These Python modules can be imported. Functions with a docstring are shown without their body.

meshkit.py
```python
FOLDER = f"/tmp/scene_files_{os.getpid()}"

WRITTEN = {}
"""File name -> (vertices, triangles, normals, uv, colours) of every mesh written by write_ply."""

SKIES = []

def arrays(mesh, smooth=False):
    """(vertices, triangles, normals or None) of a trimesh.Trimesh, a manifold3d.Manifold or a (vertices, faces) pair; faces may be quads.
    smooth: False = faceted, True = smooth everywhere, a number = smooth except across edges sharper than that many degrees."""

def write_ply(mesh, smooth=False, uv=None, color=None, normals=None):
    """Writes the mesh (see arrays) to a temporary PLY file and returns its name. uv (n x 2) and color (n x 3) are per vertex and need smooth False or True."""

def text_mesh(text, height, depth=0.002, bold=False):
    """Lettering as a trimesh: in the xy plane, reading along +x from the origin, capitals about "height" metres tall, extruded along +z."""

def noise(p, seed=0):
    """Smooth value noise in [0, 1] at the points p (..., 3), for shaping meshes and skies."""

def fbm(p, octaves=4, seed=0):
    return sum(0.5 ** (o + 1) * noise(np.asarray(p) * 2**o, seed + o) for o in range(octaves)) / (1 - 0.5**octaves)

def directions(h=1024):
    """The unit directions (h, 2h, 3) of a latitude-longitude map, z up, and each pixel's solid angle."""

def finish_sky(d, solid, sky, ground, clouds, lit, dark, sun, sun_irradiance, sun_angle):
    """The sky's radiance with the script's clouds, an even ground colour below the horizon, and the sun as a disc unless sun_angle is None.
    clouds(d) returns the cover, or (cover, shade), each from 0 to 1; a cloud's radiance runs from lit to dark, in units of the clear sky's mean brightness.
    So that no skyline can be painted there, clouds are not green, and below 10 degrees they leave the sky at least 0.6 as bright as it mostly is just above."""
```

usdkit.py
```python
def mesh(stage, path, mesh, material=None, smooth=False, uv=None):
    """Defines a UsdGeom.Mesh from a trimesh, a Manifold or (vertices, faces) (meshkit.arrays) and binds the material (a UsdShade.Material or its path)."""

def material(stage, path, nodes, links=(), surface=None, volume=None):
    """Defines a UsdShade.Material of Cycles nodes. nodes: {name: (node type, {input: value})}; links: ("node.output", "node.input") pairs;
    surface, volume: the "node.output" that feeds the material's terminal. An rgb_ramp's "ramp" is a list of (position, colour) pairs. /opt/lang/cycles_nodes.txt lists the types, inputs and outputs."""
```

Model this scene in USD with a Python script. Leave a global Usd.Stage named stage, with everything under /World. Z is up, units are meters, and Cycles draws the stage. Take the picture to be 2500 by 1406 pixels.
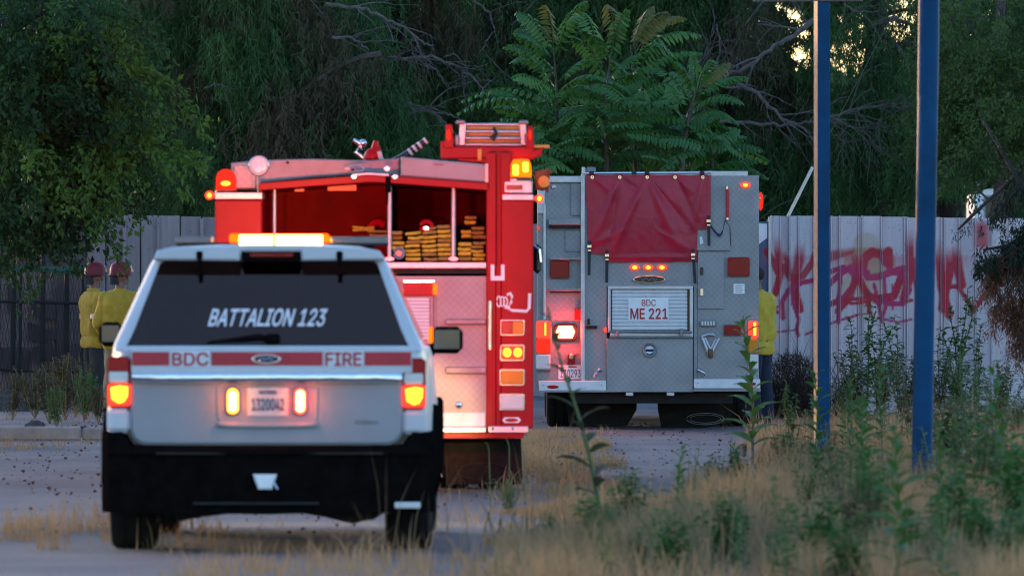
import math, numpy as np, trimesh, usdkit, meshkit
import manifold3d as m3
from pxr import Usd, UsdGeom, UsdLux, UsdShade, Gf, Sdf, Vt
from shapely.geometry import Polygon, Point, LineString

stage = Usd.Stage.CreateInMemory()
UsdGeom.SetStageUpAxis(stage, 'Z')
UsdGeom.Xform.Define(stage, '/World')
UsdGeom.Scope.Define(stage, '/World/Looks')

# ------------------------------------------------------------------ camera, sky, sun, exposure
EYE, HOR, F = 1.65, 678.0, 20000.0            # eye height, horizon row and focal length of the photograph (2500 px wide)
EXPOSURE = 3.05
HEAD_I = 120.0
BAR_I = 90.0
SUN_AZ, SUN_EL = math.radians(-36), math.radians(4.5)
SKY_STRENGTH = 0.10
SKY_TINT = (1.03, .885, .885)                    # the photograph's violet white balance
cam = UsdGeom.Camera.Define(stage, '/World/camera')
cam.CreateFocalLengthAttr(188.0); cam.CreateHorizontalApertureAttr(23.5)
cam.CreateFStopAttr(4.2); cam.CreateFocusDistanceAttr(96.0)
cam.CreateClippingRangeAttr(Gf.Vec2f(0.5, 5000))
cam.CreateExposureAttr(EXPOSURE)
cam.AddTranslateOp().Set(Gf.Vec3d(0, 0, EYE))
cam.AddRotateXOp().Set(90 - math.degrees(25 / F))

usdkit.material(stage, '/World/Looks/sky_look', {
    'sky': ('sky_texture', {'sky_type': 'single_scattering', 'sun_disc': False, 'sun_elevation': SUN_EL, 'sun_rotation': SUN_AZ, 'air_density': .95, 'aerosol_density': .55, 'ozone_density': 3.0}),
    'wb': ('mix_color', {'blend_type': 'multiply', 'fac': 1., 'b': SKY_TINT, 'use_clamp': False}),
    'bg': ('background_shader', {'strength': SKY_STRENGTH})}, [('sky.color', 'wb.a'), ('wb.result', 'bg.color')], surface='bg.background')
dome = UsdLux.DomeLight.Define(stage, '/World/sky')
UsdShade.MaterialBindingAPI.Apply(dome.GetPrim()).Bind(UsdShade.Material.Get(stage, '/World/Looks/sky_look'))
dome.GetPrim().SetCustomDataByKey('kind', 'structure')
sun = UsdLux.DistantLight.Define(stage, '/World/sun')
sun.CreateIntensityAttr(0.022); sun.CreateAngleAttr(0.8); sun.CreateNormalizeAttr(True)
sun.CreateColorAttr(Gf.Vec3f(1.0, 0.5, 0.22))
sd = np.array([math.sin(SUN_AZ) * math.cos(SUN_EL), math.cos(SUN_AZ) * math.cos(SUN_EL), math.sin(SUN_EL)])
# light shines along -z: z axis = direction towards the sun
_zx = np.cross([0, 0, 1.0], sd); _zx /= np.linalg.norm(_zx); _zy = np.cross(sd, _zx)
sun.AddTransformOp().Set(Gf.Matrix4d(*_zx, 0, *_zy, 0, *sd, 0, 0, 0, 0, 1))

# ------------------------------------------------------------------ helpers
RNG = np.random.default_rng(11)
def at(px, py, Y):
    """world point seen at pixel (px, py) of the photograph at the distance Y"""
    return np.array([(px - 1250) * Y / F, Y, EYE + (HOR - py) * Y / F])
def ground_Y(py): return F * EYE / (py - HOR)

COUNT = {}
def numbered(parent, name):
    k = (parent, name); n = COUNT.get(k, 0); COUNT[k] = n + 1
    return f'{parent}/{name}' if n == 0 else f'{parent}/{name}_{n:03d}'
def tag(prim, label=None, cat=None, group=None, kind=None):
    p = prim.GetPrim() if hasattr(prim, 'GetPrim') else prim
    for k, v in (('label', label), ('category', cat), ('group', group), ('kind', kind)):
        if v: p.SetCustomDataByKey(k, v)
    return prim
def thing(name, label, cat, loc=(0, 0, 0), rotz=0.0, scale=1.0, group=None):
    x = UsdGeom.Xform.Define(stage, numbered('/World', name))
    x.AddTranslateOp().Set(Gf.Vec3d(*map(float, loc))); x.AddRotateZOp().Set(float(rotz))
    x.AddScaleOp().Set(Gf.Vec3f(*map(float, np.broadcast_to(scale, 3))))
    tag(x, label, cat, group)
    return x
def copy_of(src, name, label, loc, rotz=0.0, scale=1.0, group=None):
    cat = src.GetPrim().GetCustomDataByKey('category')
    x = thing(name, label, cat, loc, rotz, scale, group)
    x.GetPrim().GetReferences().AddInternalReference(src.GetPath()); x.GetPrim().SetInstanceable(True)
    return x

_BOXF = None
def _chamfer_topology():
    pts = []
    for sx in (-1, 1):
        for sy in (-1, 1):
            for sz in (-1, 1):
                for a in range(3):
                    p = np.array([sx, sy, sz], float); p[a] *= 0.8; pts.append((sx, sy, sz, a, *p))
    P = np.array([p[4:] for p in pts])
    # bevel: corner moved inwards on two axes (a is the axis kept at full size)
    Q = np.array([[p[0] * (1 if p[3] == 0 else .8), p[1] * (1 if p[3] == 1 else .8), p[2] * (1 if p[3] == 2 else .8)] for p in pts])
    h = trimesh.Trimesh(Q, process=False).convex_hull
    # map hull vertices back
    idx = [int(np.argmin(((Q - v) ** 2).sum(1))) for v in h.vertices]
    return np.array([p[:4] for p in pts], float), np.array(idx)[h.faces]
_CH_S, _CH_F = _chamfer_topology()

def frames(p):
    t = np.gradient(p, axis=0); t /= np.linalg.norm(t, axis=1, keepdims=True) + 1e-12
    ref = np.array([0, 0, 1.0]) if abs(t[:, 2]).mean() < .8 else np.array([1.0, 0, 0])
    a = np.cross(t, ref); a /= np.linalg.norm(a, axis=1, keepdims=True) + 1e-12
    return t, a, np.cross(t, a)

class MB:
    def __init__(s): s.v, s.f, s.n = [], [], 0
    def add(s, v, f):
        v = np.asarray(v, float); f = np.asarray(f, int)
        if f.shape[1] == 4: f = np.vstack([f[:, [0, 1, 2]], f[:, [0, 2, 3]]])
        s.v.append(v); s.f.append(f + s.n); s.n += len(v); return s
    def mesh(s, m): return s.add(m.vertices, m.faces)
    def box(s, x0, x1, y0, y1, z0, z1, b=0.0):
        x0, x1 = min(x0, x1), max(x0, x1); y0, y1 = min(y0, y1), max(y0, y1); z0, z1 = min(z0, z1), max(z0, z1)
        c = np.array([x0 + x1, y0 + y1, z0 + z1]) / 2; h = np.array([x1 - x0, y1 - y0, z1 - z0]) / 2
        if b <= 0:
            v = c + np.array([[sx, sy, sz] for sx in (-1, 1) for sy in (-1, 1) for sz in (-1, 1)]) * h
            return s.add(v, [[0, 1, 3, 2], [4, 6, 7, 5], [0, 4, 5, 1], [2, 3, 7, 6], [0, 2, 6, 4], [1, 5, 7, 3]])
        b = min(b, h.min() * .9)
        v = np.array([[r[0] * (h[0] - (0 if r[3] == 0 else b)), r[1] * (h[1] - (0 if r[3] == 1 else b)), r[2] * (h[2] - (0 if r[3] == 2 else b))] for r in _CH_S])
        return s.add(v + c, _CH_F)
    def tube(s, pts, r, n=6, cap=True):
        p = np.asarray(pts, float); r = np.broadcast_to(np.asarray(r, float), (len(p),))
        t, a, b = frames(p); ang = np.arange(n) * 2 * np.pi / n
        v = p[:, None] + r[:, None, None] * (np.cos(ang)[None, :, None] * a[:, None] + np.sin(ang)[None, :, None] * b[:, None])
        i, j = np.meshgrid(np.arange(len(p) - 1), np.arange(n), indexing='ij')
        q = np.stack([i * n + j, i * n + (j + 1) % n, (i + 1) * n + (j + 1) % n, (i + 1) * n + j], -1).reshape(-1, 4)
        f = np.vstack([q[:, [0, 1, 2]], q[:, [0, 2, 3]]])
        v = v.reshape(-1, 3)
        if cap:
            k = np.arange(1, n - 1)
            f = np.vstack([f, np.stack([0 * k, k + 1, k], 1), np.stack([0 * k, k, k + 1], 1) + (len(p) - 1) * n])
        return s.add(v, f)
    def ellipsoid(s, c, r, sub=2):
        m = trimesh.creation.icosphere(sub); return s.add(m.vertices * np.broadcast_to(r, 3) + np.asarray(c), m.faces)
    def lathe(s, prof, c, axis='z', n=24):
        """prof: (radius, height) pairs from bottom to top, turned round the axis through c"""
        prof = np.array(prof, float); ang = np.arange(n) * 2 * np.pi / n
        v = np.stack([prof[:, None, 0] * np.cos(ang), prof[:, None, 0] * np.sin(ang), np.repeat(prof[:, 1:], n, 1)], -1)
        i, j = np.meshgrid(np.arange(len(prof) - 1), np.arange(n), indexing='ij')
        f = np.stack([i * n + j, i * n + (j + 1) % n, (i + 1) * n + (j + 1) % n, (i + 1) * n + j], -1).reshape(-1, 4)
        v = v.reshape(-1, 3)
        if axis == 'y': v = v[:, [0, 2, 1]] * [1, -1, 1]       # height runs towards the viewer (-y)
        if axis == 'x': v = v[:, [2, 0, 1]]
        return s.add(v + np.asarray(c), f)
    def prism(s, poly, y0, y1, b=0.0):
        """polygon in x,z (convex or not), from y0 (towards the viewer) to y1, front edge bevelled by b"""
        P = np.array(poly, float)
        if Polygon(P).exterior.is_ccw is False: P = P[::-1]
        n = len(P); c = P.mean(0)
        rings = [(P, y1), (P, y0 + b)]
        if b > 0:
            q = np.array(Polygon(P).buffer(-b, join_style=2).exterior.coords)[:-1]
            if len(q) == n:
                if not Polygon(q).exterior.is_ccw: q = q[::-1]
                k = int(np.argmin(((q - P[0]) ** 2).sum(1))); q = np.roll(q, -k, 0)
            else: q = P
            rings.append((q, y0))
        v = np.vstack([np.column_stack([r[:, 0], np.full(n, y), r[:, 1]]) for r, y in rings])
        f = []
        for k in range(len(rings) - 1):
            for i in range(n):
                j = (i + 1) % n; f += [[k * n + i, k * n + j, (k + 1) * n + j], [k * n + i, (k + 1) * n + j, (k + 1) * n + i]]
        import mapbox_earcut  # noqa
        def tri(R): return np.array(mapbox_earcut.triangulate_float64(np.ascontiguousarray(R), np.array([n], np.uint32)), int).reshape(-1, 3)
        t = tri(rings[-1][0]); f = np.vstack([np.array(f)[:, [0, 1, 2]], t + (len(rings) - 1) * n, tri(P)[:, ::-1]])
        s.add(v, f); return s
    def text(s, txt, x0, x1, z0, z1, y, shear=0.0, depth=.004, bold=True):
        m = meshkit.text_mesh(txt, 1.0, .1, bold=bold); v = np.array(m.vertices)
        lo, hi = v.min(0), v.max(0)
        u = (v[:, 0] - lo[0]) / (hi[0] - lo[0]); w = (v[:, 1] - lo[1]) / (hi[1] - lo[1])
        X = x0 + u * (x1 - x0) + shear * w * (z1 - z0); Z = z0 + w * (z1 - z0); Y = y - v[:, 2] / .1 * depth
        return s.add(np.stack([X, Y, Z], 1), m.faces)
    def out(s):
        return np.vstack(s.v), np.vstack(s.f)

MAT = {}
def M(name): return MAT[name]
def obj(name, mb, mat, parent=None, smooth=False, label=None):
    path = numbered(str(parent.GetPath()) if parent is not None else '/World', name)
    v, f = mb.out() if isinstance(mb, MB) else (mb if isinstance(mb, tuple) else (np.array(mb.vertices), np.array(mb.faces)))
    used = np.zeros(len(v), bool); used[f.ravel()] = True
    if not used.all(): v, f = v[used], (np.cumsum(used) - 1)[f]
    m = usdkit.mesh(stage, path, (v, f), M(mat), smooth=smooth)
    if label: tag(m, label)
    return m

# ------------------------------------------------------------------ materials
def look(name, nodes, links, surface='p.BSDF'):
    MAT[name] = usdkit.material(stage, '/World/Looks/' + name, nodes, links, surface=surface)
def ramp(c, d, lo=.3, hi=.7): return [(lo, c), (hi, d)]
def paint(name, c, rough=.35, var=.12, scale=6., metallic=0., coat=0., bump=0., bscale=60., spec=.5, island=False):
    c = np.array(c, float)
    nodes = {'t': ('texture_coordinate', {}), 'n': ('noise_texture', {'scale': scale, 'detail': 5., 'roughness': .6}),
             'r': ('rgb_ramp', {'ramp': ramp(c * (1 - var), np.minimum(c * (1 + var), 1))}),
             'p': ('principled_bsdf', {'roughness': rough, 'metallic': metallic, 'coat_weight': coat, 'coat_roughness': .08, 'specular_ior_level': spec})}
    links = [('t.object', 'n.vector'), ('n.fac', 'r.fac'), ('r.color', 'p.base_color')]
    if bump:
        nodes['n2'] = ('noise_texture', {'scale': bscale, 'detail': 3.}); nodes['b'] = ('bump', {'strength': bump, 'distance': .01})
        links += [('t.object', 'n2.vector'), ('n2.fac', 'b.height'), ('b.normal', 'p.normal')]
    look(name, nodes, links)
def glow(name, c, k):
    look(name, {'e': ('emission', {'color': c, 'strength': float(k)})}, [], surface='e.emission')
def lens(name, c, rough=.15):
    look(name, {'t': ('texture_coordinate', {}), 'w': ('wave_texture', {'scale': 30.}) if False else ('noise_texture', {'scale': 90., 'detail': 1.}),
                'b': ('bump', {'strength': .25, 'distance': .004}), 'p': ('principled_bsdf', {'base_color': c, 'roughness': rough, 'coat_weight': .1, 'specular_ior_level': .3})},
         [('t.object', 'w.vector'), ('w.fac', 'b.height'), ('b.normal', 'p.normal')])
def foliage(name, cols, rough=.6, trans=.25, spec=.3):
    """leaf colour differs from leaf to leaf and from clump to clump"""
    n = len(cols)
    look(name, {'g': ('geometry', {}), 'nz': ('noise_texture', {'scale': .9, 'detail': 3.}), 'mx': ('mix_float', {'fac': .45}),
                'r': ('rgb_ramp', {'ramp': [(.18 + .64 * i / (n - 1), c) for i, c in enumerate(cols)]}),
                'p': ('principled_bsdf', {'roughness': rough, 'specular_ior_level': spec}),
                'tl': ('translucent_bsdf', {}), 'm': ('mix_closure', {'fac': trans})},
         [('g.position', 'nz.vector'), ('g.random_per_island', 'mx.b'), ('nz.fac', 'mx.a'), ('mx.result', 'r.fac'), ('r.color', 'p.base_color'),
          ('r.color', 'tl.color'), ('p.BSDF', 'm.closure1'), ('tl.BSDF', 'm.closure2')], surface='m.closure')

paint('white_paint', (.50, .51, .55), .3, .05, 3, coat=.3)
paint('silver_paint', (.26, .265, .29), .34, .06, 3, coat=.2)
paint('black_plastic', (.006, .005, .005), .65, .3, 12, bump=.15, bscale=200, spec=.0)
paint('gloss_black', (.012, .012, .014), .2, .2, 5)
paint('rubber', (.012, .010, .010), .9, .35, 18, bump=.4, bscale=90, spec=.2)
paint('red_paint', (.33, .003, .010), .38, .12, 4, coat=.08, spec=.15)
paint('bay_red', (.13, .004, .006), .6, .3, 3, spec=.1)  # engine red darkened, shade of the left bay put into the colour
paint('maroon', (.055, .006, .008), .7, .3, 4, spec=.1)  # engine red darkened further, paints the shade inside the right bay
paint('red_decal', (.45, .018, .03), .45, .1, 10)
paint('chrome', (.75, .76, .78), .12, .06, 8, metallic=1.)
paint('hatch_grey', (.30, .28, .28), .5, .12, 4, metallic=.1, spec=.2)
paint('bulkhead_grey', (.26, .25, .255), .5, .15, 4, metallic=.3, spec=.2)
paint('smoky_lens', (.20, .16, .15), .3, .15, 10)
paint('aluminium', (.48, .48, .50), .40, .12, 9, metallic=.75, bump=.05)
paint('dull_metal', (.22, .22, .23), .5, .25, 8, metallic=.5)
paint('dark_metal', (.016, .014, .014), .7, .3, 8, spec=.25)
paint('interior', (.03, .028, .028), .8, .3, 6)
paint('white_sign', (.8, .8, .8), .5, .05, 6)
paint('light_sign', (.66, .65, .66), .5, .1, 10)
paint('tarp_red', (.42, .008, .030), .45, .12, 5, bump=.25, bscale=25)
paint('strap_black', (.012, .012, .014), .6, .2, 20)
paint('strap_blue', (.012, .018, .07), .7, .2, 20)
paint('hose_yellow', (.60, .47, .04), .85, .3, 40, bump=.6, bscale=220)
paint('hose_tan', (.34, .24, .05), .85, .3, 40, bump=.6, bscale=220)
paint('wood_orange', (.62, .30, .05), .6, .25, 10)
paint('wood_brown', (.16, .075, .03), .7, .3, 8, bump=.3)
paint('leather', (.10, .04, .02), .6, .3, 12)
paint('skin', (.22, .105, .065), .55, .1, 10)
paint('jacket', (.46, .27, .02), .85, .22, 7, bump=.5, bscale=14)
paint('shirt_yellow', (.52, .36, .03), .85, .18, 7, bump=.5, bscale=12)
paint('reflective', (.85, .47, .38), .4, .1, 20)
paint('trousers_dark', (.03, .027, .026), .9, .3, 9, bump=.4, bscale=20)
paint('trousers_tan', (.27, .16, .08), .9, .25, 9, bump=.4, bscale=20)
paint('trousers_navy', (.012, .017, .04), .9, .25, 9, bump=.4, bscale=20)
paint('helmet_red', (.14, .006, .012), .4, .2, 10, spec=.3)
paint('hair', (.02, .013, .01), .8, .3, 30)
paint('blue_paint', (.001, .050, .130), .40, .28, 3.0, coat=.0, spec=.10, bump=.12, bscale=45)
paint('kerb', (.34, .27, .22), .9, .25, 5, bump=.5)
paint('bark', (.085, .062, .055), .95, .4, 7, bump=1., bscale=14)
paint('bark_dark', (.035, .026, .024), .95, .4, 7, bump=1., bscale=14)
paint('bark_grey', (.10, .08, .074), .95, .35, 9, bump=.8, bscale=25)
paint('twig', (.085, .068, .06), .95, .35, 12)
paint('stem_green', (.10, .13, .045), .8, .3, 12)
paint('stem_dry', (.30, .20, .10), .9, .3, 12)
paint('pole_white', (.62, .58, .50), .6, .1, 8)
paint('far_white', (.62, .63, .68), .6, .08, 1)
paint('far_silver', (.45, .47, .5), .3, .1, 2, metallic=.4)
paint('rubble', (.07, .06, .06), .95, .5, 6, bump=1., bscale=20)
paint('green_net', (.02, .07, .05), .8, .3, 9)
paint('soot', (.05, .035, .036), .9, .5, 2.2, bump=.3)
paint('text_white', (.78, .72, .76), .5, .05, 8)
paint('text_dark', (.08, .05, .09), .5, .05, 8)
for nm, c in (('red_lens', (.34, .003, .008)), ('amber_lens', (.62, .22, .015)), ('clear_lens', (.62, .62, .6)), ('dark_red_lens', (.24, .002, .006))): lens(nm, c)
paint('mirror_glass', (.16, .19, .24), .08, .06, 8, metallic=1.)
paint('plate_white', (.50, .49, .50), .5, .06, 6)
glow('strobe_lens_amber', (1, .14, .004), 2.6)
glow('strobe_amber', (1, .30, .03), 6)
glow('strobe_lens_red', (1, .02, .012), 3.2)
glow('lit_white_hot', (1, .34, .03), 6)
glow('lit_amber', (1, .30, .012), 1.6)
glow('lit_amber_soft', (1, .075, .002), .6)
glow('lit_yellow', (1, .36, .015), 0.771)
glow('lit_red', (1, .035, .02), 0.376)
glow('lit_red_hot', (1, .16, .012), 1.1)
glow('lit_red_dim', (1, .03, .015), 0.154)
glow('strobe_red', (1, .032, .012), 15)
glow('front_red', (1, .045, .035), 12)
glow('front_amber', (1, .35, .04), 8)
glow('headlamp', (1, .72, .36), 34.2)
# rear windows: tinted see-through glass that mirrors the sky
def pane(name, tint, ior):
    look(name, {'f': ('fresnel', {'IOR': ior}), 't': ('transparent_bsdf', {'color': tint}), 'g': ('glossy_bsdf', {'color': (1.0, .58, .45), 'roughness': .03}), 'm': ('mix_closure', {})},
         [('f.fac', 'm.fac'), ('t.BSDF', 'm.closure1'), ('g.BSDF', 'm.closure2')], surface='m.closure')
pane('tinted_glass', (.13, .11, .12), 2.1)
# checker plate: raised lozenges in alternate directions
look('diamond_plate', {'t': ('texture_coordinate', {}), 'mp': ('mapping', {'scale': (1, 1, 1), 'rotation': (0, 0, 0)}),
     'ck': ('checker_texture', {'scale': 30., 'color1': (1, 1, 1), 'color2': (0, 0, 0)}), 'n': ('noise_texture', {'scale': 3., 'detail': 4.}),
     'r': ('rgb_ramp', {'ramp': ramp((.23, .23, .24), (.31, .31, .32))}), 'mx': ('mix_color', {'fac': .09, 'blend_type': 'multiply'}),
     'b': ('bump', {'strength': .35, 'distance': .005}), 'p': ('principled_bsdf', {'roughness': .45, 'metallic': .4})},
     [('t.object', 'mp.vector'), ('mp.vector', 'ck.vector'), ('t.object', 'n.vector'), ('n.fac', 'r.fac'), ('r.color', 'mx.a'), ('ck.color', 'mx.b'),
      ('mx.result', 'p.base_color'), ('ck.fac', 'b.height'), ('b.normal', 'p.normal')])
# fence boards: each board its own tone, streaks down the board, sprayed paint from the board's own paint layer
def boards(name, c0, c1, painted):
    nodes = {'oi': ('object_info', {}), 't': ('texture_coordinate', {}), 'mp': ('mapping', {'scale': (14., 14., .7)}), 'n': ('noise_texture', {'scale': 1., 'detail': 6., 'roughness': .65}),
             'r': ('rgb_ramp', {'ramp': ramp(c0, c1, .25, .75)}), 'rr': ('rgb_ramp', {'ramp': [(0, (.74, .72, .74)), (1, (1, 1, 1))]}), 'm0': ('mix_color', {'blend_type': 'multiply', 'fac': 1.}),
             'n2': ('noise_texture', {'scale': 30., 'detail': 4.}), 'sp': ('rgb_ramp', {'ramp': [(.30, (.35, .33, .32)), (.40, (1, 1, 1))]}), 'm2': ('mix_color', {'blend_type': 'multiply', 'fac': .55}),
             'b': ('bump', {'strength': .3, 'distance': .01}), 'p': ('principled_bsdf', {'roughness': .7})}
    links = [('t.object', 'mp.vector'), ('mp.vector', 'n.vector'), ('n.fac', 'r.fac'), ('oi.random', 'rr.fac'), ('r.color', 'm0.a'), ('rr.color', 'm0.b'),
             ('t.object', 'n2.vector'), ('n2.fac', 'sp.fac'), ('m0.result', 'm2.a'), ('sp.color', 'm2.b'), ('n.fac', 'b.height'), ('b.normal', 'p.normal')]
    if painted:
        nodes |= {'pc': ('attribute', {'attribute': 'spray'}), 'pa': ('attribute', {'attribute': 'cover'}), 'm3': ('mix_color', {})}
        links += [('pa.fac', 'm3.fac'), ('m2.result', 'm3.a'), ('pc.color', 'm3.b'), ('m3.result', 'p.base_color')]
    else: links += [('m2.result', 'p.base_color')]
    look(name, nodes, links)
boards('fence_white', (.50, .45, .46), (.70, .64, .65), True)
boards('fence_blue', (.05, .09, .18), (.13, .18, .28), True)
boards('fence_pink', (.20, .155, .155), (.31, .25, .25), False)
boards('fence_brown', (.05, .032, .03), (.085, .058, .055), False)  # boards under the tree, its shade put into their colour
boards('wall_pink', (.10, .066, .062), (.20, .13, .12), False)  # panel pink darkened to carry the shade on the wall
foliage('leaf_weeping', [(0.04, 0.095, 0.028), (0.075, 0.155, 0.042), (0.14, 0.21, 0.055), (0.2, 0.2, 0.07)], .7, .2)
foliage('leaf_weeping_brown', [(0.08, 0.06, 0.035), (0.12, 0.095, 0.05), (0.12, 0.13, 0.06)], .8, .15)
foliage('leaf_heaven', [(0.035, 0.12, 0.025), (0.07, 0.2, 0.03), (0.13, 0.27, 0.035)], .42, .25, .5)
foliage('leaf_heaven_tip', [(0.084, 0.12, 0.03), (0.168, 0.144, 0.042), (0.228, 0.132, 0.048)], .5, .3, .5)
foliage('leaf_elm', [(0.014, 0.042, 0.014), (0.034, 0.095, 0.022), (0.095, 0.18, 0.025), (0.17, 0.23, 0.035)], .55, .35)
foliage('leaf_elm_light', [(0.06, 0.14, 0.024), (0.12, 0.22, 0.026), (0.22, 0.29, 0.04)], .5, .4)  # brighter copy of the elm leaf, backlight put into the colour
foliage('leaf_litter', [(.07, .033, .022), (.12, .06, .04), (.17, .095, .06)], .8, .2)
foliage('leaf_olive', [(0.05, 0.1, 0.024), (0.11, 0.17, 0.035), (0.22, 0.24, 0.05)], .6, .35)
foliage('leaf_cypress', [(0.014, 0.028, 0.016), (0.025, 0.045, 0.024), (0.045, 0.07, 0.03)], .7, .1)
foliage('leaf_dead', [(0.13, 0.06, 0.035), (0.21, 0.105, 0.06), (0.28, 0.16, 0.09)], .8, .2)
foliage('leaf_weed', [(0.045, 0.12, 0.028), (0.085, 0.21, 0.04), (0.15, 0.28, 0.055)], .55, .25)
foliage('leaf_weed_pale', [(0.09, 0.15, 0.07), (0.14, 0.21, 0.09), (0.2, 0.26, 0.11)], .6, .25)
foliage('leaf_weed_dry', [(0.07, 0.08, 0.035), (0.13, 0.11, 0.05), (0.2, 0.11, 0.06)], .7, .2)
foliage('grass_dry', [(0.29, 0.19, 0.095), (0.5, 0.345, 0.185), (0.7, 0.53, 0.32)], .8, .3)
foliage('grass_green', [(0.1, 0.11, 0.05), (0.16, 0.16, 0.08), (0.24, 0.2, 0.11)], .7, .3)
foliage('brush_dry', [(0.05, 0.036, 0.03), (0.085, 0.06, 0.045), (0.12, 0.085, 0.06)], .9, .1)
# ground
look('asphalt', {'g': ('geometry', {}), 'n': ('noise_texture', {'scale': .45, 'detail': 7., 'roughness': .62}), 'mp': ('mapping', {'scale': (.6, .18, 1.)}), 'n1': ('noise_texture', {'scale': 1.1, 'detail': 4.}),
     'n2': ('noise_texture', {'scale': 40., 'detail': 3.}), 'r': ('rgb_ramp', {'ramp': [(.30, (.065, .066, .08)), (.45, (.125, .125, .145)), (.56, (.19, .17, .165)), (.68, (.27, .215, .17))]}),
     'v': ('rgb_ramp', {'ramp': [(.3, (.55, .55, .55)), (.75, (1.15, 1.15, 1.15))]}), 'm': ('mix_color', {'blend_type': 'multiply', 'fac': 1., 'use_clamp': False}), 'mm': ('mix_float', {'fac': .5}),
     'b': ('bump', {'strength': .6, 'distance': .015}), 'p': ('principled_bsdf', {'roughness': .85})},
     [('g.position', 'n.vector'), ('g.position', 'mp.vector'), ('mp.vector', 'n1.vector'), ('n.fac', 'mm.a'), ('n1.fac', 'mm.b'), ('mm.result', 'r.fac'), ('g.position', 'n2.vector'), ('n2.fac', 'v.fac'), ('r.color', 'm.a'), ('v.color', 'm.b'),
      ('m.result', 'p.base_color'), ('n2.fac', 'b.height'), ('b.normal', 'p.normal')])
look('chrome_wavy', {'t': ('texture_coordinate', {}), 'n': ('noise_texture', {'scale': 5., 'detail': 2.}), 'b': ('bump', {'strength': .3, 'distance': .03}), 'p': ('principled_bsdf', {'base_color': (.8, .8, .82), 'metallic': 1., 'roughness': .08})},
     [('t.object', 'n.vector'), ('n.fac', 'b.height'), ('b.normal', 'p.normal')])
look('lit_plate', {'t': ('texture_coordinate', {}), 'ck': ('checker_texture', {'scale': 34., 'color1': (1, 1, 1), 'color2': (0, 0, 0)}), 'n': ('noise_texture', {'scale': 3., 'detail': 4.}), 'r': ('rgb_ramp', {'ramp': ramp((.25, .24, .24), (.34, .33, .33))}), 'mx': ('mix_color', {'fac': .08, 'blend_type': 'multiply'}), 'b': ('bump', {'strength': .3, 'distance': .005}), 'p': ('principled_bsdf', {'roughness': .5, 'metallic': .15})},
     [('t.object', 'ck.vector'), ('t.object', 'n.vector'), ('n.fac', 'r.fac'), ('r.color', 'mx.a'), ('ck.color', 'mx.b'), ('mx.result', 'p.base_color'), ('ck.fac', 'b.height'), ('b.normal', 'p.normal')])
look('straw_soil', {'g': ('geometry', {}), 'n': ('noise_texture', {'scale': 3.2, 'detail': 8., 'roughness': .7}), 'r': ('rgb_ramp', {'ramp': [(.32, (.05, .038, .026)), (.5, (.14, .10, .062)), (.66, (.27, .195, .12))]}), 'b': ('bump', {'strength': 1., 'distance': .04}), 'p': ('principled_bsdf', {'roughness': .95, 'specular_ior_level': .1})},
     [('g.position', 'n.vector'), ('n.fac', 'r.fac'), ('r.color', 'p.base_color'), ('n.fac', 'b.height'), ('b.normal', 'p.normal')])
look('dirt', {'g': ('geometry', {}), 'n': ('noise_texture', {'scale': .6, 'detail': 7.}), 'r': ('rgb_ramp', {'ramp': [(.3, (.07, .055, .04)), (.6, (.15, .115, .08))]}), 'b': ('bump', {'strength': .8, 'distance': .04}), 'p': ('principled_bsdf', {'roughness': .95})},
     [('g.position', 'n.vector'), ('n.fac', 'r.fac'), ('r.color', 'p.base_color'), ('n.fac', 'b.height'), ('b.normal', 'p.normal')])
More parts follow.
